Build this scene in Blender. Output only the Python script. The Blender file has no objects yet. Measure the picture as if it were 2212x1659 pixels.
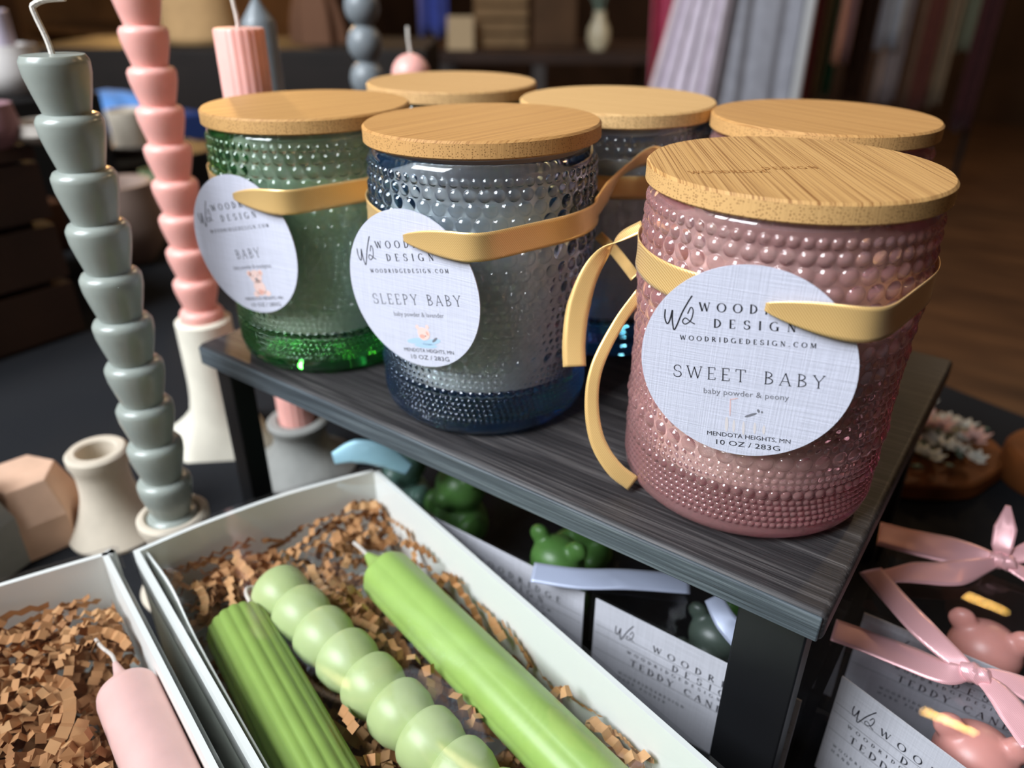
import bpy, bmesh, math, random
import numpy as np
from mathutils import Vector, Matrix

R = math.radians
random.seed(7)
rng = np.random.default_rng(11)
C = bpy.context.scene.collection
SC = bpy.context.scene

# ------------------------------------------------------------------ camera
W, H, F = 2212.0, 1659.0, 1642.0
CAM = Vector((0.15342, -0.1857, 0.16527))
YAW, PITCH, ROLL = -0.62856, 0.49831, 0.00518
FW = Vector((math.sin(YAW) * math.cos(PITCH), math.cos(YAW) * math.cos(PITCH), -math.sin(PITCH)))
_r = Vector((math.cos(YAW), -math.sin(YAW), 0.0))
_u = _r.cross(FW)
RT = _r * math.cos(ROLL) + _u * math.sin(ROLL)
UP = -_r * math.sin(ROLL) + _u * math.cos(ROLL)
cd = bpy.data.cameras.new('camera')
cam = bpy.data.objects.new('camera', cd)
C.objects.link(cam)
m = Matrix((RT, UP, -FW)).transposed().to_4x4()
m.translation = CAM
cam.matrix_world = m
cd.sensor_width = 36.0
cd.lens = 36.0 * F / W
cd.clip_start = 0.01
cd.clip_end = 60
cd.dof.use_dof = True
cd.dof.focus_distance = 0.240
cd.dof.aperture_fstop = 7.2
SC.camera = cam

def ray(px, py):
    return FW + RT * ((px - W / 2) / F) - UP * ((py - H / 2) / F)
def atz(px, py, z):                 # the point of a level plane seen at a pixel
    d = ray(px, py)
    return CAM + d * ((z - CAM.z) / d.z)
def atd(px, py, d):                 # the point seen at a pixel at a known distance
    return CAM + ray(px, py) * d

# ------------------------------------------------------------------ view, world, lights
SC.view_settings.view_transform = 'Standard'
SC.view_settings.look = 'None'
SC.view_settings.gamma = 1.0
SC.view_settings.use_curve_mapping = False
SC.view_settings.exposure = 0.0
SC.cycles.max_bounces = 16
SC.cycles.transmission_bounces = 14
SC.cycles.transparent_max_bounces = 24
SC.cycles.glossy_bounces = 6
SC.cycles.sample_clamp_indirect = 60.0

wd = bpy.data.worlds.new('world')
SC.world = wd
wd.use_nodes = True
wd.node_tree.nodes['Background'].inputs[0].default_value = (0.75, 0.82, 1.0, 1)
wd.node_tree.nodes['Background'].inputs[1].default_value = 0.035

def area(name, loc, target, sx, sy, power, col):
    l = bpy.data.lights.new(name, 'AREA')
    l.shape = 'RECTANGLE'; l.size = sx; l.size_y = sy; l.energy = power; l.color = col
    o = bpy.data.objects.new(name, l); C.objects.link(o)
    o.location = loc
    o.rotation_euler = (Vector(target) - Vector(loc)).to_track_quat('-Z', 'Y').to_euler()
    return o
def bulb(name, loc, power, col, rad=0.04):
    l = bpy.data.lights.new(name, 'POINT')
    l.energy = power; l.color = col; l.shadow_soft_size = rad
    o = bpy.data.objects.new(name, l); C.objects.link(o); o.location = loc
    return o
# daylight through the shop window that the table stands beside
area('window_daylight', (-0.66, -1.36, 1.42), (-0.45, 0.4, 0.45), 1.2, 1.3, 126.0, (0.88, 0.94, 1.0))
for px, py, pz in ((0.29, 1.42, 1.3), (0.30, 1.92, 1.3), (-0.64, 1.15, 1.3)):     # tube pendants hanging over the shop
    area('pendant_lamp_light', (px, py, pz), (px, py, 0.0), 0.11, 0.010, 0.34, (1.0, 0.58, 0.16))
bulb('warm_spot_light', (0.75, 0.95, 0.85), 3.0, (1.0, 0.56, 0.25), 0.05)
bulb('shelf_lamp_light', (-3.3, 1.95, 0.75), 80.0, (1.0, 0.55, 0.18), 0.08)
bulb('ceiling_lamp_light', (0.55, 3.6, 1.9), 60.0, (1.0, 0.72, 0.42), 0.08)
bulb('ceiling_lamp_light', (-2.2, 3.0, 1.9), 40.0, (1.0, 0.70, 0.40), 0.08)

# ------------------------------------------------------------------ materials
def mat(name):
    ma = bpy.data.materials.new(name); ma.use_nodes = True
    nt = ma.node_tree
    return ma, nt, nt.nodes['Principled BSDF'], nt.nodes['Material Output']
def lin(c):
    return tuple((v / 255 / 12.92) if v / 255 <= 0.04045 else ((v / 255 + 0.055) / 1.055) ** 2.4 for v in c) + (1.0,)
def N(nt, t, **kw):
    n = nt.nodes.new(t)
    for k, v in kw.items():
        if k.startswith('i_'): n.inputs[k[2:].replace('_', ' ')].default_value = v
        else: setattr(n, k, v)
    return n
def ramp(nt, stops):
    n = nt.nodes.new('ShaderNodeValToRGB')
    e = n.color_ramp.elements
    while len(e) < len(stops): e.new(0.5)
    for k, (p, c) in enumerate(stops): e[k].position = p; e[k].color = c
    return n
def plain(name, col, rough=0.5, spec=0.5, metal=0.0, noise=0.0, scale=60, bump=0.0, sss=0.0, sheen=0.0):
    ma, nt, b, out = mat(name)
    b.inputs['Base Color'].default_value = lin(col)
    b.inputs['Roughness'].default_value = rough
    b.inputs['Specular IOR Level'].default_value = spec
    b.inputs['Metallic'].default_value = metal
    if sheen: b.inputs['Sheen Weight'].default_value = sheen
    if noise or bump:
        tc = N(nt, 'ShaderNodeTexCoord')
        no = N(nt, 'ShaderNodeTexNoise', i_Scale=scale, i_Detail=5.0)
        nt.links.new(tc.outputs['Object'], no.inputs['Vector'])
        if noise:
            c = lin(col)
            rp = ramp(nt, [(0.3, tuple(v * (1 - noise) for v in c[:3]) + (1,)), (0.7, tuple(min(1, v * (1 + noise)) for v in c[:3]) + (1,))])
            nt.links.new(no.outputs['Fac'], rp.inputs['Fac'])
            nt.links.new(rp.outputs['Color'], b.inputs['Base Color'])
        if bump:
            bp = N(nt, 'ShaderNodeBump', i_Strength=bump, i_Distance=0.001)
            nt.links.new(no.outputs['Fac'], bp.inputs['Height'])
            nt.links.new(bp.outputs['Normal'], b.inputs['Normal'])
    if sss:
        b.inputs['Subsurface Weight'].default_value = sss
        b.inputs['Subsurface Radius'].default_value = (1.0, 0.8, 0.6)
        b.inputs['Subsurface Scale'].default_value = 0.004
    return ma

def wax(name, col, rough=0.38, sss=0.35):
    ma = plain(name, col, rough=rough, spec=0.5, noise=0.05, scale=90, sss=sss)
    return ma

def bamboo(name, ang, light, dark, dots=1.0):
    ma, nt, b, out = mat(name)
    tc = N(nt, 'ShaderNodeTexCoord')
    mp = N(nt, 'ShaderNodeMapping'); mp.inputs['Scale'].default_value = (9, 2100, 60)
    vr = N(nt, 'ShaderNodeVectorRotate', rotation_type='Z_AXIS'); vr.inputs['Angle'].default_value = -ang
    nt.links.new(tc.outputs['Object'], vr.inputs['Vector']); nt.links.new(vr.outputs[0], mp.inputs['Vector'])
    no = N(nt, 'ShaderNodeTexNoise', i_Scale=1.0, i_Detail=3.0, i_Roughness=0.6)
    nt.links.new(mp.outputs[0], no.inputs['Vector'])
    mp2 = N(nt, 'ShaderNodeMapping'); mp2.inputs['Scale'].default_value = (4, 420, 20)
    nt.links.new(vr.outputs[0], mp2.inputs['Vector'])
    no2 = N(nt, 'ShaderNodeTexNoise', i_Scale=1.0, i_Detail=2.0)
    nt.links.new(mp2.outputs[0], no2.inputs['Vector'])
    rp = ramp(nt, [(0.36, lin(dark)), (0.52, lin(light))])
    nt.links.new(no.outputs['Fac'], rp.inputs['Fac'])
    rp2 = ramp(nt, [(0.3, (0.88, 0.84, 0.78, 1)), (0.7, (1, 1, 1, 1))])
    nt.links.new(no2.outputs['Fac'], rp2.inputs['Fac'])
    mx = N(nt, 'ShaderNodeMixRGB', blend_type='MULTIPLY'); mx.inputs[0].default_value = 1.0
    nt.links.new(rp.outputs[0], mx.inputs[1]); nt.links.new(rp2.outputs[0], mx.inputs[2])
    # end grain: vessel dots round the rim
    vo = N(nt, 'ShaderNodeTexVoronoi', i_Scale=1250.0, i_Randomness=0.7)
    nt.links.new(tc.outputs['Object'], vo.inputs['Vector'])
    rp3 = ramp(nt, [(0.20, lin((146, 104, 60))), (0.36, lin(tuple(min(255, c + 6) for c in light)))])
    nt.links.new(vo.outputs['Distance'], rp3.inputs['Fac'])
    ge = N(nt, 'ShaderNodeNewGeometry'); sp = N(nt, 'ShaderNodeSeparateXYZ')
    nt.links.new(ge.outputs['True Normal'], sp.inputs[0])
    ab = N(nt, 'ShaderNodeMath', operation='ABSOLUTE'); nt.links.new(sp.outputs['Z'], ab.inputs[0])
    gt = N(nt, 'ShaderNodeMath', operation='LESS_THAN'); gt.inputs[1].default_value = 0.5; nt.links.new(ab.outputs[0], gt.inputs[0])
    mx2 = N(nt, 'ShaderNodeMixRGB'); nt.links.new(gt.outputs[0], mx2.inputs[0])
    nt.links.new(mx.outputs[0], mx2.inputs[1]); nt.links.new(rp3.outputs[0], mx2.inputs[2])
    nt.links.new(mx2.outputs[0], b.inputs['Base Color'])
    bp = N(nt, 'ShaderNodeBump', i_Strength=0.35, i_Distance=0.0004)
    nt.links.new(no.outputs['Fac'], bp.inputs['Height']); nt.links.new(bp.outputs['Normal'], b.inputs['Normal'])
    b.inputs['Roughness'].default_value = 0.55
    b.inputs['Specular IOR Level'].default_value = 0.35
    return ma

def tinted_glass(name, sig, milk, amount, rough=0.0):
    ma, nt, b, out = mat(name)
    b.inputs['Base Color'].default_value = (1, 1, 1, 1)
    b.inputs['Transmission Weight'].default_value = 1.0
    b.inputs['Roughness'].default_value = rough
    b.inputs['IOR'].default_value = 1.33
    b.inputs['Coat Weight'].default_value = 1.0
    b.inputs['Coat IOR'].default_value = 1.5
    b.inputs['Coat Roughness'].default_value = 0.0
    va = N(nt, 'ShaderNodeVolumeAbsorption')
    d = max(sig) * 1.02
    va.inputs['Density'].default_value = d
    va.inputs['Color'].default_value = tuple(1 - s / d for s in sig) + (1,)
    nt.links.new(va.outputs[0], out.inputs['Volume'])
    # slightly milky pressed glass
    df = N(nt, 'ShaderNodeBsdfDiffuse'); df.inputs['Color'].default_value = lin(milk)
    ms = N(nt, 'ShaderNodeMixShader'); ms.inputs[0].default_value = amount
    nt.links.new(b.outputs[0], ms.inputs[1]); nt.links.new(df.outputs[0], ms.inputs[2]); nt.links.new(ms.outputs[0], out.inputs['Surface'])
    return ma

def acetate(name, refl=1.0, tint=(0.97, 0.97, 0.98, 1), rough=0.015):
    ma, nt, b, out = mat(name)
    nt.nodes.remove(b)
    tr = N(nt, 'ShaderNodeBsdfTransparent'); tr.inputs[0].default_value = tint
    gl = N(nt, 'ShaderNodeBsdfGlossy'); gl.inputs['Roughness'].default_value = rough
    ge = N(nt, 'ShaderNodeNewGeometry'); dt = N(nt, 'ShaderNodeVectorMath', operation='DOT_PRODUCT')
    nt.links.new(ge.outputs['Incoming'], dt.inputs[0]); nt.links.new(ge.outputs['True Normal'], dt.inputs[1])
    ab = N(nt, 'ShaderNodeMath', operation='ABSOLUTE'); nt.links.new(dt.outputs['Value'], ab.inputs[0])
    om = N(nt, 'ShaderNodeMath', operation='SUBTRACT'); om.inputs[0].default_value = 1.0; nt.links.new(ab.outputs[0], om.inputs[1])
    pw = N(nt, 'ShaderNodeMath', operation='POWER'); pw.inputs[1].default_value = 5.0; nt.links.new(om.outputs[0], pw.inputs[0])
    mu = N(nt, 'ShaderNodeMath', operation='MULTIPLY_ADD'); mu.inputs[1].default_value = 0.9 * refl; mu.inputs[2].default_value = 0.075 * refl
    mu.use_clamp = True
    nt.links.new(pw.outputs[0], mu.inputs[0])
    tc = N(nt, 'ShaderNodeTexCoord'); no = N(nt, 'ShaderNodeTexNoise', i_Scale=22.0, i_Detail=1.0)
    nt.links.new(tc.outputs['Object'], no.inputs['Vector'])
    bp = N(nt, 'ShaderNodeBump', i_Strength=0.06, i_Distance=0.002)
    nt.links.new(no.outputs['Fac'], bp.inputs['Height']); nt.links.new(bp.outputs['Normal'], gl.inputs['Normal'])
    ms = N(nt, 'ShaderNodeMixShader')
    nt.links.new(mu.outputs[0], ms.inputs[0]); nt.links.new(tr.outputs[0], ms.inputs[1]); nt.links.new(gl.outputs[0], ms.inputs[2])
    nt.links.new(ms.outputs[0], out.inputs['Surface'])
    return ma

def satin(name, col, col2, rough=0.32, weave=2600, metal=0.25):
    ma, nt, b, out = mat(name)
    b.inputs['Base Color'].default_value = lin(col)
    b.inputs['Roughness'].default_value = rough
    b.inputs['Specular IOR Level'].default_value = 0.6
    b.inputs['Metallic'].default_value = metal
    b.inputs['Anisotropic'].default_value = 0.5
    b.inputs['Sheen Weight'].default_value = 0.15
    tc = N(nt, 'ShaderNodeTexCoord')
    wv = N(nt, 'ShaderNodeTexWave', i_Scale=weave / 4.0, i_Distortion=0.4, bands_direction='DIAGONAL')
    nt.links.new(tc.outputs['Object'], wv.inputs['Vector'])
    rp = ramp(nt, [(0.2, lin(col2)), (0.8, lin(col))])
    nt.links.new(wv.outputs['Fac'], rp.inputs['Fac']); nt.links.new(rp.outputs[0], b.inputs['Base Color'])
    bp = N(nt, 'ShaderNodeBump', i_Strength=0.12, i_Distance=0.0003)
    nt.links.new(wv.outputs['Fac'], bp.inputs['Height']); nt.links.new(bp.outputs['Normal'], b.inputs['Normal'])
    return ma

def linen_paper(name, col):
    ma, nt, b, out = mat(name)
    tc = N(nt, 'ShaderNodeTexCoord')
    vals = []
    for rot, sc in ((0, (2300, 60, 60)), (0, (60, 60, 2300))):
        mp = N(nt, 'ShaderNodeMapping'); mp.inputs['Scale'].default_value = sc
        nt.links.new(tc.outputs['Object'], mp.inputs['Vector'])
        no = N(nt, 'ShaderNodeTexNoise', i_Scale=1.0, i_Detail=1.0); nt.links.new(mp.outputs[0], no.inputs['Vector'])
        vals.append(no)
    ad = N(nt, 'ShaderNodeMath', operation='ADD')
    nt.links.new(vals[0].outputs['Fac'], ad.inputs[0]); nt.links.new(vals[1].outputs['Fac'], ad.inputs[1])
    c = lin(col)
    rp = ramp(nt, [(0.3, tuple(v * 0.86 for v in c[:3]) + (1,)), (0.62, c)])
    hv = N(nt, 'ShaderNodeMath', operation='MULTIPLY'); hv.inputs[1].default_value = 0.5
    nt.links.new(ad.outputs[0], hv.inputs[0]); nt.links.new(hv.outputs[0], rp.inputs['Fac'])
    nt.links.new(rp.outputs[0], b.inputs['Base Color'])
    bp = N(nt, 'ShaderNodeBump', i_Strength=0.35, i_Distance=0.0003)
    nt.links.new(ad.outputs[0], bp.inputs['Height']); nt.links.new(bp.outputs['Normal'], b.inputs['Normal'])
    b.inputs['Roughness'].default_value = 0.7; b.inputs['Specular IOR Level'].default_value = 0.2
    return ma

def dark_laminate(name, cols=((30, 28, 29), (54, 51, 52), (92, 88, 87))):
    ma, nt, b, out = mat(name)
    tc = N(nt, 'ShaderNodeTexCoord')
    mp = N(nt, 'ShaderNodeMapping'); mp.inputs['Scale'].default_value = (20, 1150, 1150)
    nt.links.new(tc.outputs['Object'], mp.inputs['Vector'])
    no = N(nt, 'ShaderNodeTexNoise', i_Scale=1.0, i_Detail=5.0, i_Roughness=0.65); nt.links.new(mp.outputs[0], no.inputs['Vector'])
    mp2 = N(nt, 'ShaderNodeMapping'); mp2.inputs['Scale'].default_value = (7, 220, 220)
    nt.links.new(tc.outputs['Object'], mp2.inputs['Vector'])
    n2 = N(nt, 'ShaderNodeTexNoise', i_Scale=1.0, i_Detail=3.0); nt.links.new(mp2.outputs[0], n2.inputs['Vector'])
    ad = N(nt, 'ShaderNodeMath', operation='MULTIPLY_ADD'); ad.inputs[1].default_value = 0.65
    nt.links.new(no.outputs['Fac'], ad.inputs[0])
    m2 = N(nt, 'ShaderNodeMath', operation='MULTIPLY'); m2.inputs[1].default_value = 0.35; nt.links.new(n2.outputs['Fac'], m2.inputs[0])
    nt.links.new(m2.outputs[0], ad.inputs[2])
    rp = ramp(nt, [(0.38, lin(cols[0])), (0.52, lin(cols[1])), (0.64, lin(cols[2]))])
    nt.links.new(ad.outputs[0], rp.inputs['Fac']); nt.links.new(rp.outputs[0], b.inputs['Base Color'])
    bp = N(nt, 'ShaderNodeBump', i_Strength=0.5, i_Distance=0.0006)
    nt.links.new(ad.outputs[0], bp.inputs['Height']); nt.links.new(bp.outputs['Normal'], b.inputs['Normal'])
    b.inputs['Roughness'].default_value = 0.5; b.inputs['Specular IOR Level'].default_value = 0.45
    return ma

M = dict(
    shelf=dark_laminate('dark_grey_woodgrain_laminate'),
    shelf_skylight=dark_laminate('laminate_with_painted_skylight', ((46, 52, 57), (72, 80, 86), (104, 112, 116))),  # shelf laminate again, lighter and bluer: sky light put into the colour
    black_metal=plain('black_powder_coat', (15, 16, 19), 0.45, 0.35),
    black_cloth=plain('black_tablecloth', (34, 35, 38), 0.95, 0.1, noise=0.2, scale=700, bump=0.2),
    ink=plain('black_ink', (38, 38, 44), 0.6, 0.2),
    grey_ink=plain('grey_ink', (120, 120, 128), 0.6, 0.2),
    tag=linen_paper('linen_card', (206, 207, 222)),
    card=linen_paper('label_card', (206, 206, 212)),
    gold=satin('gold_satin', (252, 214, 146), (230, 180, 106), 0.32, metal=0.4),
    pink_satin=satin('pink_satin', (240, 188, 192), (228, 166, 172), 0.34),
    grey_satin=satin('grey_satin', (176, 184, 206), (150, 158, 182), 0.36),
    blue_satin=satin('pale_blue_satin', (160, 200, 214), (130, 176, 194), 0.36),
    glass_pink=tinted_glass('pink_hobnail_glass', (2.0, 15, 10.5), (250, 190, 186), 0.15),
    glass_blue=tinted_glass('blue_hobnail_glass', (32, 14.5, 4.5), (60, 104, 150), 0.05),
    glass_green=tinted_glass('green_hobnail_glass', (46, 12, 36), (60, 150, 80), 0.06),
    jar_wax=plain('cream_wax', (252, 248, 242), 0.5, 0.4),
    blush_jar_wax=plain('pale_peach_wax', (254, 232, 218), 0.5, 0.4),
    seal=plain('clear_silicone_seal', (205, 200, 205), 0.3, 0.5),
    grey_wax=wax('grey_wax', (152, 158, 151), 0.27),
    dark_grey_wax=wax('slate_wax', (120, 126, 130)),
    pink_wax=wax('pink_wax', (238, 176, 166)),
    blush_wax=wax('blush_wax', (232, 190, 182)),
    bear_pink=wax('dusty_pink_wax', (214, 150, 140)),
    green_wax=wax('bright_green_wax', (162, 194, 102)),
    sage_wax=wax('pale_green_wax', (184, 200, 140)),
    moss_wax=wax('moss_green_wax', (142, 170, 84)),
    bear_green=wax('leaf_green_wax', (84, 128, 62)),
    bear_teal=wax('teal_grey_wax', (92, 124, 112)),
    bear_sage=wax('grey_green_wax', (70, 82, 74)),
    wick=plain('cotton_wick', (214, 206, 196), 0.9, 0.1, noise=0.15, scale=900, bump=0.3),
    beige=plain('beige_concrete', (206, 194, 176), 0.8, 0.2, noise=0.06, scale=80, bump=0.1),
    cream=plain('cream_concrete', (226, 220, 204), 0.8, 0.2, noise=0.05, scale=80, bump=0.1),
    tan=plain('tan_concrete', (206, 170, 146), 0.8, 0.2, noise=0.08, scale=80, bump=0.1),
    grey_stone=plain('grey_concrete', (138, 138, 134), 0.8, 0.2, noise=0.08, scale=90, bump=0.1),
    box_white=plain('white_box_board', (236, 238, 232), 0.5, 0.4),
    box_cream=plain('uncoated_box_board', (222, 212, 190), 0.75, 0.2),
    acetate=acetate('clear_acetate'),
    acetate_soft=acetate('clear_acetate_box', 0.6),
)
def kraft():
    ma, nt, b, out = mat('kraft_crinkle_paper')
    ge = N(nt, 'ShaderNodeNewGeometry')
    rp = ramp(nt, [(0.0, lin((150, 104, 66))), (0.5, lin((186, 136, 90))), (1.0, lin((206, 160, 112)))])
    nt.links.new(ge.outputs['Random Per Island'], rp.inputs['Fac']); nt.links.new(rp.outputs[0], b.inputs['Base Color'])
    b.inputs['Roughness'].default_value = 0.75; b.inputs['Specular IOR Level'].default_value = 0.25
    return ma
M['kraft'] = kraft()

# ------------------------------------------------------------------ mesh helpers
class MB:
    def __init__(s): s.v = []; s.f = []
    def add(s, vs, fs):
        o = len(s.v); s.v += [tuple(v) for v in vs]; s.f += [tuple(i + o for i in f) for f in fs]
        return s
    def box(s, lo, hi):
        (a, b, c), (d, e, f) = lo, hi
        return s.add([(a, b, c), (d, b, c), (d, e, c), (a, e, c), (a, b, f), (d, b, f), (d, e, f), (a, e, f)],
                     [(0, 3, 2, 1), (4, 5, 6, 7), (0, 1, 5, 4), (1, 2, 6, 5), (2, 3, 7, 6), (3, 0, 4, 7)])
    def obox(s, c, ex, ey, ez, hx, hy, hz):
        c, ex, ey, ez = map(Vector, (c, ex, ey, ez)); vs = []
        for z in (-hz, hz):
            for x, y in ((-hx, -hy), (hx, -hy), (hx, hy), (-hx, hy)): vs.append(c + ex * x + ey * y + ez * z)
        return s.add(vs, [(0, 3, 2, 1), (4, 5, 6, 7), (0, 1, 5, 4), (1, 2, 6, 5), (2, 3, 7, 6), (3, 0, 4, 7)])
    def lathe(s, prof, seg=48, c=(0, 0, 0), fn=None):
        vs = []; n = len(prof)
        for k in range(seg):
            a = 2 * math.pi * k / seg
            for (r, z) in prof:
                rr = r * (fn(a, z) if fn else 1)
                vs.append((c[0] + rr * math.cos(a), c[1] + rr * math.sin(a), c[2] + z))
        fs = []
        for k in range(seg):
            k2 = (k + 1) % seg
            for i in range(n - 1): fs.append((k * n + i, k2 * n + i, k2 * n + i + 1, k * n + i + 1))
        o = len(vs)
        for idx, flip in ((0, True), (n - 1, False)):
            if prof[idx][0] > 1e-6 :
                ring = [k * n + idx for k in range(seg)]
                fs.append(tuple(reversed(ring)) if flip else tuple(ring))
        return s.add(vs, fs)
    def tube(s, pts, rad, seg=10):
        pts = [Vector(p) for p in pts]; n = len(pts); vs = []; up = None
        rads = rad if isinstance(rad, (list, tuple)) else [rad] * n
        for i, p in enumerate(pts):
            t = (pts[min(i + 1, n - 1)] - pts[max(i - 1, 0)]).normalized()
            if up is None: up = t.orthogonal().normalized()
            up = (up - t * up.dot(t)).normalized(); sd = t.cross(up)
            for k in range(seg):
                a = 2 * math.pi * k / seg
                vs.append(p + (up * math.cos(a) + sd * math.sin(a)) * rads[i])
        fs = []
        for i in range(n - 1):
            for k in range(seg):
                k2 = (k + 1) % seg
                fs.append((i * seg + k, i * seg + k2, (i + 1) * seg + k2, (i + 1) * seg + k))
        fs.append(tuple(reversed(range(seg)))); fs.append(tuple((n - 1) * seg + k for k in range(seg)))
        return s.add(vs, fs)
    def strip(s, pts, wid, ups, across=6, cup=0.0):
        """a ribbon: centre line, widths, width directions; across = columns; cup = how much it bellies"""
        pts = [Vector(p) for p in pts]; n = len(pts); vs = []
        for i, p in enumerate(pts):
            t = (pts[min(i + 1, n - 1)] - pts[max(i - 1, 0)]).normalized()
            u = Vector(ups[i]); u = (u - t * u.dot(t)).normalized(); nn = t.cross(u)
            for k in range(across + 1):
                q = k / across - 0.5
                vs.append(p + u * (q * wid[i]) + nn * (cup * wid[i] * (0.25 - q * q)))
        fs = []
        for i in range(n - 1):
            for k in range(across):
                a = i * (across + 1) + k
                fs.append((a, a + 1, a + across + 2, a + across + 1))
        return s.add(vs, fs)

def obj(name, mb, ma, parent=None, smooth=True, bevel=0.0, solid=0.0, sub=0, angle=35):
    me = bpy.data.meshes.new(name)
    off = Vector((0, 0, 0))
    if parent is not None:
        p = parent
        while p is not None: off += p.location; p = p.parent
    me.from_pydata([tuple(Vector(v) - off) for v in mb.v], [], mb.f)
    me.update()
    if ma is not None: me.materials.append(ma)
    bm = bmesh.new(); bm.from_mesh(me); bmesh.ops.recalc_face_normals(bm, faces=bm.faces); bm.to_mesh(me); bm.free()
    if smooth:
        me.shade_smooth() if hasattr(me, 'shade_smooth') else None
        try: me.set_sharp_from_angle(angle=R(angle))
        except Exception: pass
    o = bpy.data.objects.new(name, me); C.objects.link(o)
    if parent is not None: o.parent = parent
    if solid:
        md = o.modifiers.new('solid', 'SOLIDIFY'); md.thickness = solid; md.offset = 0
    if bevel:
        md = o.modifiers.new('bevel', 'BEVEL'); md.width = bevel; md.segments = 3; md.limit_method = 'ANGLE'; md.angle_limit = R(40)
    if sub:
        md = o.modifiers.new('sub', 'SUBSURF'); md.levels = sub; md.render_levels = sub
    return o
def tag(o, label, cat, group=None, kind=None):
    o['label'] = label; o['category'] = cat
    if group: o['group'] = group
    if kind: o['kind'] = kind
    return o
def thing(name, label, cat, loc=(0, 0, 0), group=None):
    o = bpy.data.objects.new(name, None); C.objects.link(o); o.location = loc; o.empty_display_size = 0.02
    return tag(o, label, cat, group)
def struct(name, mb, ma, **kw):
    o = obj(name, mb, ma, **kw); o['kind'] = 'structure'; return o
def spline(pts, n=40):
    """Catmull-Rom through the points"""
    P = [Vector(p) for p in pts]; P = [P[0] * 2 - P[1]] + P + [P[-1] * 2 - P[-2]]
    out = []; segs = len(P) - 3
    for j in range(n):
        u = j / (n - 1) * segs; i = min(int(u), segs - 1); t = u - i
        a, b, c, d = P[i:i + 4]
        out.append(0.5 * ((2 * b) + (c - a) * t + (2 * a - 5 * b + 4 * c - d) * t * t + (3 * b - a - 3 * c + d) * t ** 3))
    return out
def lerp_list(vals, n):
    out = []
    for j in range(n):
        u = j / (n - 1) * (len(vals) - 1); i = min(int(u), len(vals) - 2); t = u - i
        out.append(vals[i] * (1 - t) + vals[i + 1] * t)
    return out

# ------------------------------------------------------------------ room (structure)
TZ = -0.118               # table top
FLOOR = TZ - 0.75
floor_ma, nt, b, out = mat('brown_wood_floor')
tc = N(nt, 'ShaderNodeTexCoord'); mp = N(nt, 'ShaderNodeMapping'); mp.inputs['Scale'].default_value = (2.0, 9, 1); mp.inputs['Rotation'].default_value = (0, 0, 0.6)
no = N(nt, 'ShaderNodeTexNoise', i_Scale=1.5, i_Detail=4.0); rp = ramp(nt, [(0.3, lin((70, 46, 30))), (0.7, lin((108, 76, 50)))])
nt.links.new(tc.outputs['Object'], mp.inputs[0]); nt.links.new(mp.outputs[0], no.inputs['Vector']); nt.links.new(no.outputs['Fac'], rp.inputs[0]); nt.links.new(rp.outputs[0], b.inputs['Base Color'])
b.inputs['Roughness'].default_value = 0.5
wall_ma = plain('dark_brown_wall', (58, 42, 32), 0.8, 0.2, noise=0.25, scale=3)
pale_wall = plain('window_wall_paint', (150, 146, 140), 0.8, 0.2)
frame_ma = plain('white_window_paint', (200, 200, 200), 0.5, 0.4)
struct('floor', MB().box((-6.5, -1.3, FLOOR - 0.05), (3.2, 7.2, FLOOR)), floor_ma, smooth=False)
struct('wall_back', MB().box((-6.5, 7.0, FLOOR), (3.2, 7.1, 2.2)), wall_ma, smooth=False)
struct('wall_left', MB().box((-6.5, -1.2, FLOOR), (-6.4, 7.0, 2.2)), wall_ma, smooth=False)
struct('wall_right', MB().box((3.1, -1.2, FLOOR), (3.2, 7.0, 2.2)), wall_ma, smooth=False)
# the wall with the shop window: four pieces round the opening
wx0, wx1, wz0, wz1 = -1.30, -0.02, 0.70, 2.12
wf = MB()
wf.box((-6.4, -1.3, FLOOR), (wx0, -1.2, 2.2)); wf.box((wx1, -1.3, FLOOR), (3.1, -1.2, 2.2))
wf.box((wx0, -1.3, FLOOR), (wx1, -1.2, wz0)); wf.box((wx0, -1.3, wz1), (wx1, -1.2, 2.2))
struct('wall_front', wf, pale_wall, smooth=False)
fr = MB(); t = 0.03
fr.box((wx0, -1.24, wz0), (wx0 + t, -1.19, wz1)); fr.box((wx1 - t, -1.24, wz0), (wx1, -1.19, wz1))
fr.box((wx0, -1.24, wz0), (wx1, -1.19, wz0 + t)); fr.box((wx0, -1.24, wz1 - t), (wx1, -1.19, wz1))
xm = (wx0 + wx1) / 2; zm = (wz0 + wz1) / 2 + 0.12
fr.box((xm - 0.02, -1.235, wz0), (xm + 0.02, -1.195, wz1)); fr.box((wx0, -1.235, zm - 0.018), (wx1, -1.195, zm + 0.018))
struct('window_1', fr, frame_ma, smooth=False)

# ------------------------------------------------------------------ the black-clothed table
tb = thing('display_table', 'table under a black cloth carrying the candles, boxes and dark shelf', 'table', (-0.2, 0.1, FLOOR))
e0 = atz(1990, 806, TZ); e1 = atz(2212, 893, TZ)
d = (e1 - e0).normalized()
poly = [e0 + d * ((-0.80 - e0.x) / d.x), e0 + d * ((0.80 - e0.x) / d.x), Vector((0.80, -0.35, 0)), Vector((-0.80, -0.35, 0))]
def slab(poly, z0, z1):
    mb = MB(); n = len(poly)
    vs = [(p.x, p.y, z0) for p in poly] + [(p.x, p.y, z1) for p in poly]
    fs = [tuple(reversed(range(n))), tuple(range(n, 2 * n))] + [(i, (i + 1) % n, n + (i + 1) % n, n + i) for i in range(n)]
    return mb.add(vs, fs)
obj('tablecloth', slab(poly, TZ - 0.55, TZ), M['black_cloth'], tb, smooth=False, bevel=0.006)
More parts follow.
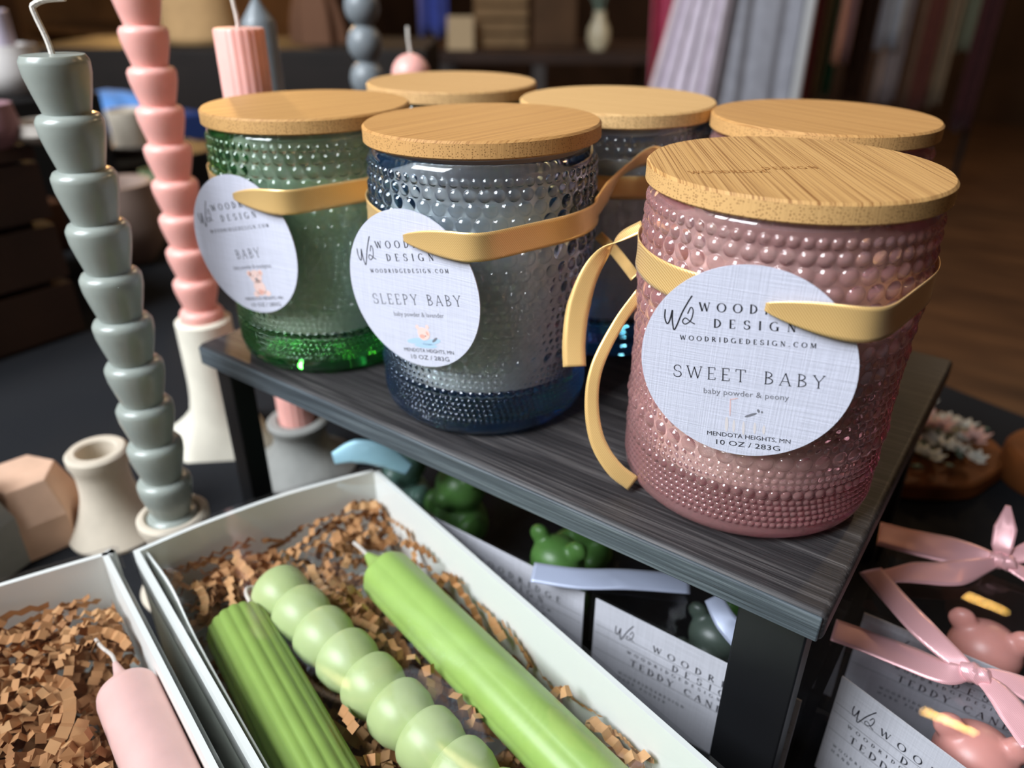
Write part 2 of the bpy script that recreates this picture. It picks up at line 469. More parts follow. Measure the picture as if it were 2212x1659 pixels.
for k, p in enumerate(poly):
    cpt = sum(poly, Vector()) / 4; q = p + (cpt - p) * 0.12
    obj('leg', MB().box((q.x - 0.02, q.y - 0.02, FLOOR), (q.x + 0.02, q.y + 0.02, TZ - 0.54)), M['black_metal'], tb, smooth=False)

# ------------------------------------------------------------------ the dark riser shelf
SX0, SX1, SY, ST = -0.1770, 0.1328, 0.2084, 0.0112
rs = thing('riser_shelf', 'dark grey woodgrain riser shelf on black metal legs holding the glass jars', 'shelf', (-0.02, 0.1, TZ))
obj('shelf_board', MB().box((SX0, 0, -ST), (SX1, SY, 0)), M['shelf'], rs, smooth=True, bevel=0.0022)
eb = obj('painted_skylight_edge', MB().box((SX0 + .0012, -.0007, -ST + .0006), (SX1 - .0012, .0006, -.0010)), M['shelf_skylight'], rs, smooth=True, bevel=0.0006)  # added strip; its paler blue-grey stands for sky light on the board's front
eb['label'] = 'added front edge strip, blue-grey sky light painted into its woodgrain'
for x0, x1 in ((SX0 + 0.006, SX0 + 0.0175), (SX1 - 0.0265, SX1 - 0.0045)):
    for y0, y1 in ((0.0035, 0.0165), (SY - 0.0175, SY - 0.0045)):
        obj('leg', MB().box((x0, y0, TZ), (x1, y1, -ST)), M['black_metal'], rs, smooth=True, bevel=0.0008)

# ------------------------------------------------------------------ lettering
def glyph(ch):
    """strokes on a cap-height-1 grid: ('l',x0,y0,x1,y1,thick) and ('a',cx,cy,rx,ry,a0,a1)"""
    S = lambda x: ('l', x - .1, 0, x + .1, 0, 0)
    T = lambda x: ('l', x - .1, 1, x + .1, 1, 0)
    stem = lambda x: [('l', x, 0, x, 1, 1), S(x), T(x)]
    g = {
        'A': (.8, [('l', .05, 0, .4, 1, 0), ('l', .4, 1, .72, 0, 1), ('l', .17, .33, .6, .33, 0), S(.07), S(.73)]),
        'B': (.66, stem(.12) + [('a', .12, .76, .4, .24, -90, 90), ('a', .12, .26, .48, .26, -90, 90), ('l', .12, .52, .35, .52, 0)]),
        'C': (.8, [('a', .45, .5, .43, .5, 50, 310), ('l', .74, .88, .76, .68, 0)]),
        'D': (.76, stem(.12) + [('a', .12, .5, .58, .5, -90, 90)]),
        'E': (.62, stem(.12) + [('l', .12, 1, .56, 1, 0), ('l', .12, .5, .46, .5, 0), ('l', .12, 0, .58, 0, 0), ('l', .56, 1, .56, .8, 0), ('l', .58, 0, .58, .2, 0)]),
        'G': (.86, [('a', .45, .5, .43, .5, 50, 330), ('l', .76, .0, .76, .42, 1), ('l', .6, .42, .9, .42, 0)]),
        'H': (.86, stem(.12) + stem(.74) + [('l', .12, .5, .74, .5, 0)]),
        'I': (.26, stem(.13)),
        'L': (.6, stem(.12) + [('l', .12, 0, .56, 0, 0), ('l', .56, 0, .56, .2, 0)]),
        'M': (1.0, [('l', .1, 0, .14, 1, 0), ('l', .14, 1, .5, .05, 1), ('l', .5, .05, .84, 1, 0), ('l', .84, 1, .88, 0, 1), S(.1), S(.88), T(.1), T(.88)]),
        'N': (.84, [('l', .12, 0, .12, 1, 0), ('l', .12, 1, .72, 0, 1), ('l', .72, 0, .72, 1, 0), S(.12), T(.72), ('l', .0, 1, .14, 1, 0)]),
        'O': (.9, [('a', .45, .5, .43, .5, 0, 360)]),
        'P': (.64, stem(.12) + [('a', .12, .74, .45, .26, -90, 90)]),
        'R': (.74, stem(.12) + [('a', .12, .75, .43, .25, -90, 90), ('l', .3, .5, .7, 0, 1)]),
        'S': (.64, [('a', .33, .75, .26, .25, 30, 262), ('a', .31, .25, .29, .25, -150, 82), ('l', .56, .88, .57, .72, 0), ('l', .05, .12, .04, .3, 0)]),
        'T': (.72, [('l', .36, 0, .36, 1, 1), ('l', .02, 1, .7, 1, 0), ('l', .02, 1, .02, .8, 0), ('l', .7, 1, .7, .8, 0), S(.36)]),
        'U': (.8, [('l', .12, 1, .12, .3, 1), ('a', .4, .3, .28, .3, 180, 360), ('l', .68, .3, .68, 1, 0), T(.12), T(.68)]),
        'W': (1.1, [('l', .02, 1, .3, 0, 1), ('l', .3, 0, .54, .95, 0), ('l', .54, .95, .8, 0, 1), ('l', .8, 0, 1.06, 1, 0), T(.04), T(1.04)]),
        'Y': (.76, [('l', .03, 1, .38, .46, 1), ('l', .38, .46, .72, 1, 0), ('l', .38, 0, .38, .46, 1), T(.05), T(.7), S(.38)]),
        '.': (.24, [('l', .1, 0, .1, .1, 1)]), ' ': (.5, []),
    }
    return g[ch]
def stroke_text(s, width, h, thick, thin, u, v, serif=True):
    """text centred at (u, v), letters spread over the width -> list of quads in 2-D"""
    adv = [glyph(c)[0] * h for c in s]
    gap = (width - sum(adv)) / max(1, len(s) - 1)
    x = u - width / 2; quads = []
    def seg(x0, y0, x1, y1, w0, w1):
        dx, dy = x1 - x0, y1 - y0; L = math.hypot(dx, dy) or 1; nx, ny = -dy / L, dx / L
        quads.append([(x0 + nx * w0 / 2, y0 + ny * w0 / 2), (x0 - nx * w0 / 2, y0 - ny * w0 / 2), (x1 - nx * w1 / 2, y1 - ny * w1 / 2), (x1 + nx * w1 / 2, y1 + ny * w1 / 2)])
    for c, a in zip(s, adv):
        for st in glyph(c)[1]:
            if st[0] == 'l':
                _, x0, y0, x1, y1, tk = st
                if not serif and y0 == y1 and abs(x1 - x0) < 0.21: continue
                w = h * (thick if tk else thin)
                seg(x + x0 * h, v + (y0 - .5) * h, x + x1 * h, v + (y1 - .5) * h, w, w)
            else:
                _, cx, cy, rx, ry, a0, a1 = st; n = max(6, int(abs(a1 - a0) / 20))
                pt = []
                for k in range(n + 1):
                    aa = R(a0 + (a1 - a0) * k / n)
                    pt.append((x + (cx + rx * math.cos(aa)) * h, v + (cy - .5 + ry * math.sin(aa)) * h, h * (thin + (thick - thin) * abs(math.cos(aa)) ** 1.5)))
                for p0, p1 in zip(pt, pt[1:]): seg(p0[0], p0[1], p1[0], p1[1], p0[2], p1[2])
        x += a + gap
    return quads
def font_text(s, width, h, u, v):
    """text in the built-in sans face as triangles in 2-D, fitted to the width"""
    cu = bpy.data.curves.new('t', 'FONT'); cu.body = s; cu.resolution_u = 2
    o = bpy.data.objects.new('t', cu); C.objects.link(o)
    dg = bpy.context.evaluated_depsgraph_get()
    me = o.evaluated_get(dg).to_mesh()
    vs = [tuple(p.co) for p in me.vertices]; fs = [tuple(p.vertices) for p in me.polygons]
    o.evaluated_get(dg).to_mesh_clear()
    bpy.data.objects.remove(o); bpy.data.curves.remove(cu)
    x0 = min(p[0] for p in vs); x1 = max(p[0] for p in vs); y0 = min(p[1] for p in vs); y1 = max(p[1] for p in vs)
    k = width / (x1 - x0)
    hh = h / 0.73
    return [[(u + (vs[i][0] - (x0 + x1) / 2) * k, v + (vs[i][1] - 0.36) * hh) for i in f] for f in fs]
def script_logo(u, v, h, w):
    """the handwritten W and d mark"""
    P1 = [(-.5, .22), (-.52, -.1), (-.44, -.34), (-.34, -.2), (-.24, .2), (-.25, -.15), (-.2, -.55), (-.1, -.42), (.1, .1), (.3, .5), (.46, .78)]
    P2 = [(.3, .08), (.42, .34), (.5, .2), (.42, -.15), (.22, -.32), (.12, -.22), (.22, -.08), (.42, -.22), (.56, -.3)]
    q = []
    for P, ww in ((P1, w), (P2, w * .8)):
        pts = spline([(x, y, 0) for x, y in P], 44)
        for a, b2 in zip(pts, pts[1:]):
            dx, dy = b2.x - a.x, b2.y - a.y; L = math.hypot(dx, dy) or 1; nx, ny = -dy / L * ww / 2, dx / L * ww / 2
            A = (u + a.x * h, v + a.y * h); B = (u + b2.x * h, v + b2.y * h)
            q.append([(A[0] + nx, A[1] + ny), (A[0] - nx, A[1] - ny), (B[0] - nx, B[1] - ny), (B[0] + nx, B[1] + ny)])
    return q
def place2d(quads, c, eu, ev, nn, lift, k=0.001):
    mb = MB(); c = Vector(c)
    for q in quads:
        mb.add([c + eu * (x * k) + ev * (y * k) + nn * lift for x, y in q], [tuple(range(len(q)))])
    return mb
def blob(u, v, ru, rv, n=18, rot=0.0, wob=0.0):
    pts = []
    for k in range(n):
        a = 2 * math.pi * k / n; r = 1 + wob * math.sin(3 * a + u)
        x, y = ru * r * math.cos(a), rv * r * math.sin(a)
        pts.append((u + x * math.cos(rot) - y * math.sin(rot), v + x * math.sin(rot) + y * math.cos(rot)))
    return pts

# ------------------------------------------------------------------ hobnail jars
ROWS = [(8.1, 1.05), (10.4, 1.1), (12.6, 1.1), (14.8, 1.1), (17.0, 1.1), (19.8, 1.75), (22.8, 1.1), (25.2, 1.15), (27.8, 1.45),
        (31.8, 2.75), (36.0, 1.3), (38.9, 1.5), (42.0, 1.5), (45.4, 1.95), (48.7, 1.3), (51.7, 1.6), (55.4, 1.9), (60.0, 2.6),
        (63.9, 1.4), (68.0, 2.6), (74.6, 3.3), (81.3, 3.2), (87.2, 2.9), (92.6, 2.75), (97.5, 2.3), (101.8, 1.75)]
JR = 0.0434
def body_r(z):          # outer radius without beads
    if z < 0.0055: return JR - 0.0036 * (1 - min(1, z / 0.0055)) ** 2.2
    if z > 0.1035: return JR - 0.0016 * min(1, (z - 0.1035) / 0.0037) ** 2
    return JR
def jar_mesh(name, NT, NZ, z_from_beads=True):
    nf = int(NT * .72)                       # finer on the half of the jar that faces the shop window
    th = np.concatenate([np.linspace(R(-165), R(20), nf, endpoint=False), np.linspace(R(20), R(195), NT - nf, endpoint=False)])
    z = np.concatenate([np.linspace(0, 0.0055, 10, endpoint=False), np.linspace(0.0055, 0.1040, NZ), np.linspace(0.1043, 0.1072, 10)])
    base = np.array([body_r(v) for v in z])
    hgt = np.zeros((len(z), NT))
    for i, (zc, r) in enumerate(ROWS):
        zc *= 1e-3; r *= 1e-3
        n = int(2 * np.pi * JR / (2.16 * r)); ph = 0.37 * i
        sp = 2 * np.pi / n
        dth = np.mod(th - ph + sp / 2, sp) - sp / 2
        d2 = (dth * JR)[None, :] ** 2 + (z - zc)[:, None] ** 2
        hb = 0.55 * r; Rs = (r * r + hb * hb) / (2 * hb)
        cap = np.sqrt(np.maximum(Rs * Rs - d2, 0)) - (Rs - hb)
        hgt = np.maximum(hgt, np.where(d2 < r * r, cap, 0))
    rr = base[:, None] + hgt
    X = rr * np.cos(th); Y = rr * np.sin(th); Z = np.repeat(z[:, None], NT, 1)
    outer = np.stack([X, Y, Z], -1).reshape(-1, 3)
    # inner wall: rim, smooth wall, floor
    prof = [(JR - 0.0021, 0.1075), (JR - 0.0029, 0.1074), (JR - 0.0034, 0.1066), (JR - 0.0034, 0.060), (JR - 0.0034, 0.021), (JR - 0.0045, 0.0180), (JR - 0.009, 0.0163), (0.02, 0.0158)]
    inner = np.concatenate([np.stack([r * np.cos(th), r * np.sin(th), np.full(NT, zz)], -1) for r, zz in prof])
    nz = len(z)
    V = np.concatenate([outer, inner, [[0, 0, 0.0158], [0, 0, 0.0006]]])
    ci = len(V) - 2; cb = len(V) - 1
    rows = nz + len(prof)
    a = np.arange(NT); b2 = (a + 1) % NT
    F4 = np.concatenate([np.stack([k * NT + a, k * NT + b2, (k + 1) * NT + b2, (k + 1) * NT + a], -1) for k in range(rows - 1)])
    T1 = np.stack([(rows - 1) * NT + a, (rows - 1) * NT + b2, np.full(NT, ci)], -1)
    T2 = np.stack([b2, a, np.full(NT, cb)], -1)
    me = bpy.data.meshes.new(name)
    me.vertices.add(len(V)); me.vertices.foreach_set('co', V.astype(np.float32).ravel())
    nl = len(F4) * 4 + (len(T1) + len(T2)) * 3
    me.loops.add(nl); me.polygons.add(len(F4) + len(T1) + len(T2))
    li = np.concatenate([F4.ravel(), T1.ravel(), T2.ravel()]).astype(np.int32)
    me.loops.foreach_set('vertex_index', li)
    st = np.concatenate([np.arange(len(F4)) * 4, len(F4) * 4 + np.arange(len(T1) + len(T2)) * 3]).astype(np.int32)
    me.polygons.foreach_set('loop_start', st)
    me.polygons.foreach_set('use_smooth', np.ones(len(st), dtype=bool))
    me.update(calc_edges=True); me.validate()
    return me
jar_fine = jar_mesh('hobnail_glass', 1350, 600)
jar_back = jar_mesh('hobnail_glass_back', 420, 170)
def glass_obj(me, ma, parent):
    me2 = me.copy(); me2.materials.append(ma)
    o = bpy.data.objects.new('glass_body', me2); C.objects.link(o); o.parent = parent; return o

LT, LB, LR = 0.1132, 0.1070, 0.0450
def lid_obj(ma, parent):
    p = [(0, LB), (LR - 0.0006, LB), (LR, LB + 0.0006), (LR, LT - 0.0008), (LR - 0.0008, LT), (0, LT)]
    mb = MB(); mb.lathe(p, 160)
    off = parent.location.copy()
    mb.v = [tuple(Vector(v) + off) for v in mb.v]
    return obj('lid', mb, ma, parent, angle=30)

def make_jar(kind, xy, glass, me, label, lid_ma, tilt=(0, 0), lid_up=0.0, wax_ma=None, group='hobnail glass candle jars with bamboo lids', level=0.0935):
    wax_ma = wax_ma or M['jar_wax']
    t = thing('candle_jar', label, 'candle jar', (xy[0], xy[1], 0.0004), group)
    glass_obj(me, glass, t)
    mb = MB().lathe([(0, 0.0154), (JR - 0.0094, 0.0158), (JR - 0.0050, 0.0181), (JR - 0.00375, 0.022), (JR - 0.00375, level), (JR - 0.006, level - 0.0005), (0, level - 0.0008)], 96)
    mb.v = [tuple(Vector(v) + t.location) for v in mb.v]
    obj('wax', mb, wax_ma, t)
    ms = MB().lathe([(0, 0.1030), (JR - 0.0048, 0.1030), (JR - 0.0040, 0.1042), (JR - 0.0048, 0.1054), (JR - 0.0040, 0.1064), (JR - 0.0048, LB), (0, LB)], 96)
    ms.v = [tuple(Vector(v) + t.location) for v in ms.v]
    sl = obj('lid_seal', ms, M['seal'], t)
    ld = lid_obj(lid_ma, t)
    for o in (ld, sl):
        o.rotation_euler = (tilt[0], tilt[1], 0); o.location = (-math.sin(tilt[1]) * 0.107, math.sin(tilt[0]) * 0.107, lid_up)
    return t, ld

LIDW = (216, 172, 112); LIDD = (172, 122, 70)
JXY = [(0.08409, 0.05678), (-0.03232, 0.04991), (-0.12827, 0.04655), (-0.12718, 0.14456), (-0.02614, 0.14296), (0.06372, 0.15498)]
pink, pink_lid = make_jar('pink', JXY[0], M['glass_pink'], jar_fine, 'pink hobnail glass candle jar with a round SWEET BABY tag, nearest on the shelf', bamboo('bamboo_pink_lid', R(-56.5), (204, 160, 102), (140, 94, 50)), level=0.0930, wax_ma=M['blush_jar_wax'])
blue, blue_lid = make_jar('blue', JXY[1], M['glass_blue'], jar_fine, 'blue hobnail glass candle jar with a round SLEEPY BABY tag, middle of the front row', bamboo('bamboo_blue_lid', R(83), (196, 148, 90), (160, 112, 62)), tilt=(0, R(-1.1)), lid_up=0.0022, level=0.0925)
green, green_lid = make_jar('green', JXY[2], M['glass_green'], jar_fine, 'green hobnail glass candle jar with a round BABY tag at the shelf end', bamboo('bamboo_green_lid', R(78), (200, 154, 96), (168, 120, 68)), tilt=(0, R(-0.5)), level=0.088)
make_jar('green', JXY[3], M['glass_green'], jar_back, 'bamboo-lidded glass jar at the back of the shelf behind the blue and green jars', bamboo('bamboo_back_lid', R(8), (206, 164, 110), (176, 132, 82)))
make_jar('blue', JXY[4], M['glass_blue'], jar_back, 'dark glass jar with gold ribbon, back row, between the blue and nearest pink jars', bamboo('bamboo_middle_lid', R(2), (216, 176, 120), (190, 146, 92)))
make_jar('pink', JXY[5], M['glass_pink'], jar_back, 'pinkish glass jar with bamboo lid directly behind the nearest pink jar', bamboo('bamboo_right_lid', R(-21), (200, 152, 94), (156, 108, 58)))

# burnt-in words on lids
burn = plain('burnt_engraving', (158, 108, 60), 0.7, 0.1)
def engrave(lid, jar, x, y, ang, wmm, rows):
    eu = Vector((math.cos(ang), math.sin(ang), 0)); ev = Vector((-math.sin(ang), math.cos(ang), 0))
    c = Vector((x, y, LT + jar.location.z)); q = []
    for s, w, h, u, v in rows: q += stroke_text(s, w, h, .16, .07, u, v)
    mb = place2d(q, c, eu, ev, Vector((0, 0, 1)), 0.00012)
    mb.v = [tuple(Vector(v) + lid.location) for v in mb.v]
    mb.v = [(v[0], v[1], v[2]) for v in mb.v]
    o = obj('engraving', mb, burn, lid, smooth=False); o['label'] = 'burnt lettering on the lid'
    return o
a0 = atz(1480, 378, LT); a1 = atz(1800, 372, LT); am = (a0 + a1) / 2
engrave(pink_lid, pink, am.x, am.y, math.atan2((a1 - a0).y, (a1 - a0).x), 1, [('WOODRIDGE', 24, 3.0, -9, 1.0), ('DESIGN', 17, 3.0, 11, 4.5)])

# ------------------------------------------------------------------ gold ribbons and round tags
def cyl_pt(j, az, z, r): return Vector((JXY[j][0] + r * math.cos(R(az)), JXY[j][1] + r * math.sin(R(az)), z))
def ribbon_ring(jar, j, az_hole, dtag, z0, dz, holez):
    """band round the jar: behind the tag on one side, through its hole and over it on the other"""
    rows = []; wid = []
    n = 260; span = 360
    edge = 31 - dtag
    tang = 31 + math.degrees(math.acos(0.0457 / (0.0497 / math.cos(R(31)))))
    for k in range(n + 1):
        s = k / n * span                      # degrees on from the hole, anticlockwise (to the right in view)
        az = az_hole + s
        z = z0 + dz * math.sin(R(az - az_hole))
        r = 0.0457; w = 0.0100
        D = s + dtag                            # degrees from the tag's own middle
        if s < edge:
            q = s / edge
            w = 0.0022 + 0.0080 * math.sin(min(1, q / 0.9) * math.pi / 2) ** 0.8
            r = (0.0481 + 0.0016 * q) / math.cos(R(D))
            z = holez + (z0 - holez) * min(1, q * 1.2)
        elif D < tang: r = max(0.0457, 0.0457 / math.cos(R(tang - D)))
        if s > 325:
            q = (360 - s) / 35
            w = 0.003 + 0.007 * min(1, q / 0.4)
            z = holez * (1 - q) + z * q
            r = 0.0454
        rows.append((az, z, r)); wid.append(w)
    for it in range(26):
        rows = [rows[0]] + [(b_[0], (a_[1] + 2 * b_[1] + c_[1]) / 4, (a_[2] + 2 * b_[2] + c_[2]) / 4) for a_, b_, c_ in zip(rows, rows[1:], rows[2:])] + [rows[-1]]
    pts = [cyl_pt(j, *q_) for q_ in rows]
    ups = [Vector((0, 0, 1))] * len(pts)
    mb = MB().strip(pts, wid, ups, 8, -0.10)
    return obj('ribbon', mb, M['gold'], jar, solid=0.0003)

RB = [(0, -75.5, 1.0, 0.0843, 0.0, 0.0851), (1, -88.0, -2.0, 0.0840, 0.0, 0.0823), (2, -84.0, -0.5, 0.0842, 0.0, 0.0830)]   # az minus the tag's az = dtag
for (j, azh, dt, z0, dz, hz), jar in zip(RB, (pink, blue, green)): ribbon_ring(jar, j, azh, dt, z0, dz, hz)
# plain band on the dark jar in the back row
bj = [o for o in C.objects if o.name.startswith('candle_jar') and abs(o.location.x - JXY[4][0]) < 1e-4][0]
pts = [cyl_pt(4, a, 0.0838, 0.0458) for a in range(0, 361, 3)]
obj('ribbon', MB().strip(pts, [0.010] * len(pts), [(0, 0, 1)] * len(pts), 4, -0.05), M['gold'], bj, solid=0.0003)

def tag_disc(jar, j, az, zc, roll, name_word, name_w, sub, kind, off=0.0466, rad=30.0, shift=0.0, label=''):
    n = Vector((math.cos(R(az)), math.sin(R(az)), 0))
    eu = Vector((-n.y, n.x, 0)); ev = Vector((0, 0, 1))
    c = cyl_pt(j, az, zc, off) + eu * shift
    cr, sr = math.cos(roll), math.sin(roll)
    tu = eu * cr + ev * sr; tv = -eu * sr + ev * cr
    seg = 96; k = 0.001
    mb = MB(); vs = []
    for dn in (0, 0.0005):
        vs += [c + n * dn + tu * (rad * k * math.cos(2 * math.pi * i / seg)) + tv * (rad * k * math.sin(2 * math.pi * i / seg)) for i in range(seg)]
    mb.add(vs, [tuple(reversed(range(seg))), tuple(range(seg, 2 * seg))] + [(i, (i + 1) % seg, seg + (i + 1) % seg, seg + i) for i in range(seg)])
    tg = obj('tag', mb, M['tag'], jar, smooth=True, angle=30)
    tg['label'] = label
    q = stroke_text('WOODRIDGE', 34.5, 2.6, .18, .06, 4.4, 17.4)
    q += stroke_text('DESIGN', 22, 2.6, .18, .06, 2.2, 12.6)
    q += stroke_text('WOODRIDGEDESIGN.COM', 37, 1.45, .2, .08, 0.2, 7.6)
    q += script_logo(-18.6, 14.4, 8.0, 0.4)
    q += font_text('MENDOTA HEIGHTS, MN', 24, 1.5, 1.8, -23.4)
    q += font_text('10 OZ / 283G', 18.5, 1.8, 1.8, -26.2)
    q += stroke_text(name_word, name_w, 3.9, .085, .05, 0.6, -3.3)
    lt = obj('lettering', place2d(q, c + n * 0.0005, tu, tv, n, 0.00006), M['ink'], tg, smooth=False)
    sb = obj('fragrance_line', place2d(font_text(sub, 24, 1.9, 0.6, -9.0), c + n * 0.0005, tu, tv, n, 0.00006), M['grey_ink'], tg, smooth=False)
    blush = plain('blush_print_' + kind, (236, 204, 196), 0.7, 0.1); rose = plain('rose_print_' + kind, (226, 172, 158), 0.7, 0.1)
    bluep = plain('blue_print_' + kind, (172, 200, 222), 0.7, 0.1)
    def art(polys, ma, lift):
        o = obj('illustration', place2d(polys, c + n * 0.0005, tu, tv, n, lift), ma, tg, smooth=False)
    if kind == 'bear':
        art([blob(-2.6, -12.0, 1.4, 1.4), blob(4.6, -12.0, 1.4, 1.4), blob(1, -13.6, 3.8, 3.0), blob(1.4, -18.6, 3.6, 3.6), blob(-2.0, -21.4, 1.8, 1.3), blob(5.2, -21.2, 1.9, 1.3)], blush, 0.00005)
        art([blob(1.5, -20.4, 1.7, 1.2, wob=.2), blob(-2.6, -12.0, .7, .7), blob(4.6, -12.0, .7, .7)], rose, 0.00008)
        art([blob(1, -14.6, .8, .5), blob(-.6, -13.2, .3, .3), blob(2.4, -13.2, .3, .3)], M['grey_ink'], 0.00011)
    if kind == 'sleep':
        art([blob(-3.0, -19.6, 4.8, 1.1, rot=.1), blob(4.2, -19.8, 4.6, 1.1, rot=.2), blob(1, -21.4, 5.5, 1.0)], bluep, 0.00005)
        art([blob(1.2, -16.6, 2.9, 2.6, wob=.05), blob(-1.2, -14.0, .8, .9), blob(3.6, -13.8, .8, .9)], blush, 0.00008)
        art([blob(0.4, -17.6, 1.3, .8), blob(3.0, -16.4, .5, .9, rot=.4)], rose, 0.00011)
        art([blob(6.0, -18.8, 1.6, .5, rot=.6), blob(2.0, -17.4, .28, .28)], M['grey_ink'], 0.00011)
    if kind == 'faint':
        pale = plain('faint_print', (214, 206, 206), 0.7, 0.1)
        art([blob(-4.5, -19.8, .5, 2.6), blob(-2.4, -20.2, .4, 2.2), blob(.4, -20.6, .4, 2.4), blob(3.6, -20.2, .4, 2.0), blob(6.2, -20.4, .4, 1.6)], pale, 0.00005)
        art([blob(-3.6, -14.0, .22, 3.0), blob(-2.6, -11.0, 1.3, .2, rot=.3)], plain('faint_rose_print', (220, 186, 186), 0.7, 0.1), 0.00006)
        art([blob(2.3, -15.8, 1.9, .35, rot=.45), blob(4.4, -14.2, .35, .6, rot=.3), blob(5.4, -14.5, .25, .4)], M['grey_ink'], 0.00011)
    return tg
tag_disc(pink, 0, -76.5, 0.0660, R(6.5), 'SWEET BABY', 42, 'baby powder & peony', 'faint', shift=-0.002, label='round white linen tag reading SWEET BABY')
tag_disc(blue, 1, -86.0, 0.0623, R(11), 'SLEEPY BABY', 42, 'baby powder & lavender', 'sleep', label='round white linen tag reading SLEEPY BABY')
tag_disc(green, 2, -83.5, 0.0615, R(13), 'BABY', 15, 'baby powder & eucalyptus', 'bear', label='round white linen tag reading BABY')

# ribbon tails
def tail(jar, pix, ws, updir, ma=None):
    pts = spline([atd(x, y, d) for x, y, d in pix], 50)
    wid = lerp_list(ws, 50); ups = [Vector(u) for u in lerp_list([Vector(u) for u in updir], 50)]
    return obj('ribbon_tail', MB().strip(pts, wid, ups, 4, 0.06), ma or M['gold'], jar, solid=0.0003)
up = (0, 0, 1)
tail(blue, [(1284, 455, .288), (1312, 415, .300), (1352, 365, .312), (1400, 338, .318), (1440, 345, .322)], [.009, .009, .009, .009, .008], [up, up, (0.5, 0.3, .8), (0.5, .4, .8), up])
tail(pink, [(1388, 488, .262), (1330, 520, .266), (1280, 580, .270), (1250, 660, .274), (1240, 735, .276), (1241, 792, .277)], [.005, .005, .0065, .0085, .0085, .0085], [RT * .5 + UP * .7, RT * .6 + UP * .6, RT * .9 + UP * .3, RT, RT, RT])
tail(pink, [(1384, 632, .262), (1335, 700, .266), (1290, 790, .268), (1278, 870, .270), (1290, 950, .271), (1325, 1010, .2715), (1368, 1045, .2725)], [.004, .004, .0045, .005, .0055, .006, .006], [RT, RT, RT + UP * -.2, RT, RT + UP * .3, RT + UP * .5, RT * .6 + UP * .8])
tail(pink, [(1292, 508, .30), (1330, 545, .29), (1372, 598, .275)], [.004, .004, .004], [RT * .5 - UP * -.7] * 3)

# ------------------------------------------------------------------ candles
def wick_mb(p0, pts, r=0.0009): return MB().tube(spline([p0] + pts, 16), r, 8)
def stack_profile(n, pitch, rtop, rbot, taper=1.0):
    prof = []
    Hh = n * pitch
    for k in range(n):                      # k=0 is the lowest cup
        z = k * pitch; s = 1 + (taper - 1) * (k / n)
        prof += [(rbot * s, z + 0.0004), ((rbot + 0.55 * (rtop - rbot)) * s, z + pitch * 0.38), ((rbot + 0.92 * (rtop - rbot)) * s, z + pitch * 0.66), (rtop * s, z + pitch * 0.84),
                 (rtop * s * 0.99, z + pitch * 0.90), (rtop * s * 0.90, z + pitch * 0.985)]
    prof.append((0.0001, n * pitch))
    return [(0.0001, 0)] + prof
def upright(name, label, cat, base, prof, ma, seg=40, fn=None, group=None, wick=None, wr=0.0009):
    t = thing(name, label, cat, base, group)
    mb = MB().lathe(prof, seg, base, fn)
    obj('candle_body', mb, ma, t, angle=50)
    if wick:
        top = Vector(base) + Vector((0, 0, prof[-1][1] - 0.001))
        obj('wick', wick_mb(top, [top + Vector(w) for w in wick], wr), M['wick'], t)
    return t
def trumpet(name, label, base, h, rn, rb, ma, hole=0.0095, group='flared candle holders', hz=0.02):
    prof = [(0.0001, 0.0), (rb * .98, 0.0), (rb, 0.002)]
    for k in range(1, 11):
        q = k / 10; prof.append((rn * .86 + (rb - rn * .86) * (1 - q) ** 2.1, 0.002 + q * h * 0.62))
    prof += [(rn * .86, h * .74), (rn * .93, h * .84), (rn, h * .9), (rn, h - 0.0015), (rn - 0.0015, h), (hole + 0.001, h), (hole, h - 0.001), (hole, h - hz), (0.0001, h - hz)]
    o = obj(name, MB().lathe(prof, 48, base), ma, angle=40)
    return tag(o, label, 'candle holder', group)

gb = Vector((-0.1577, -0.0423, 0))
trumpet('candle_holder', 'beige flared holder under the tall grey stacked candle', (gb.x, gb.y, TZ), 0.048, 0.0168, 0.024, M['beige'], hole=0.0125, hz=0.022)
gp = stack_profile(11, 0.0208, 0.0124, 0.0088, 0.95)
gc = upright('stacked_candle', 'tall slate grey candle of stacked cups with a bent wick', 'candle', (gb.x, gb.y, TZ + 0.0272), gp, M['grey_wax'], group=None,
             wick=[(-0.0012, 0, 0.006), (-0.0034, -0.001, 0.0150), (-0.0030, -0.0004, 0.0168), (0.0006, 0.002, 0.0184), (0.0070, 0.006, 0.0190)], wr=0.0011)
trumpet('candle_holder', 'empty beige flared candle holder left of the grey stacked candle', (-0.232, -0.0396, TZ), 0.054, 0.0158, 0.026, M['beige'], hole=0.0098)

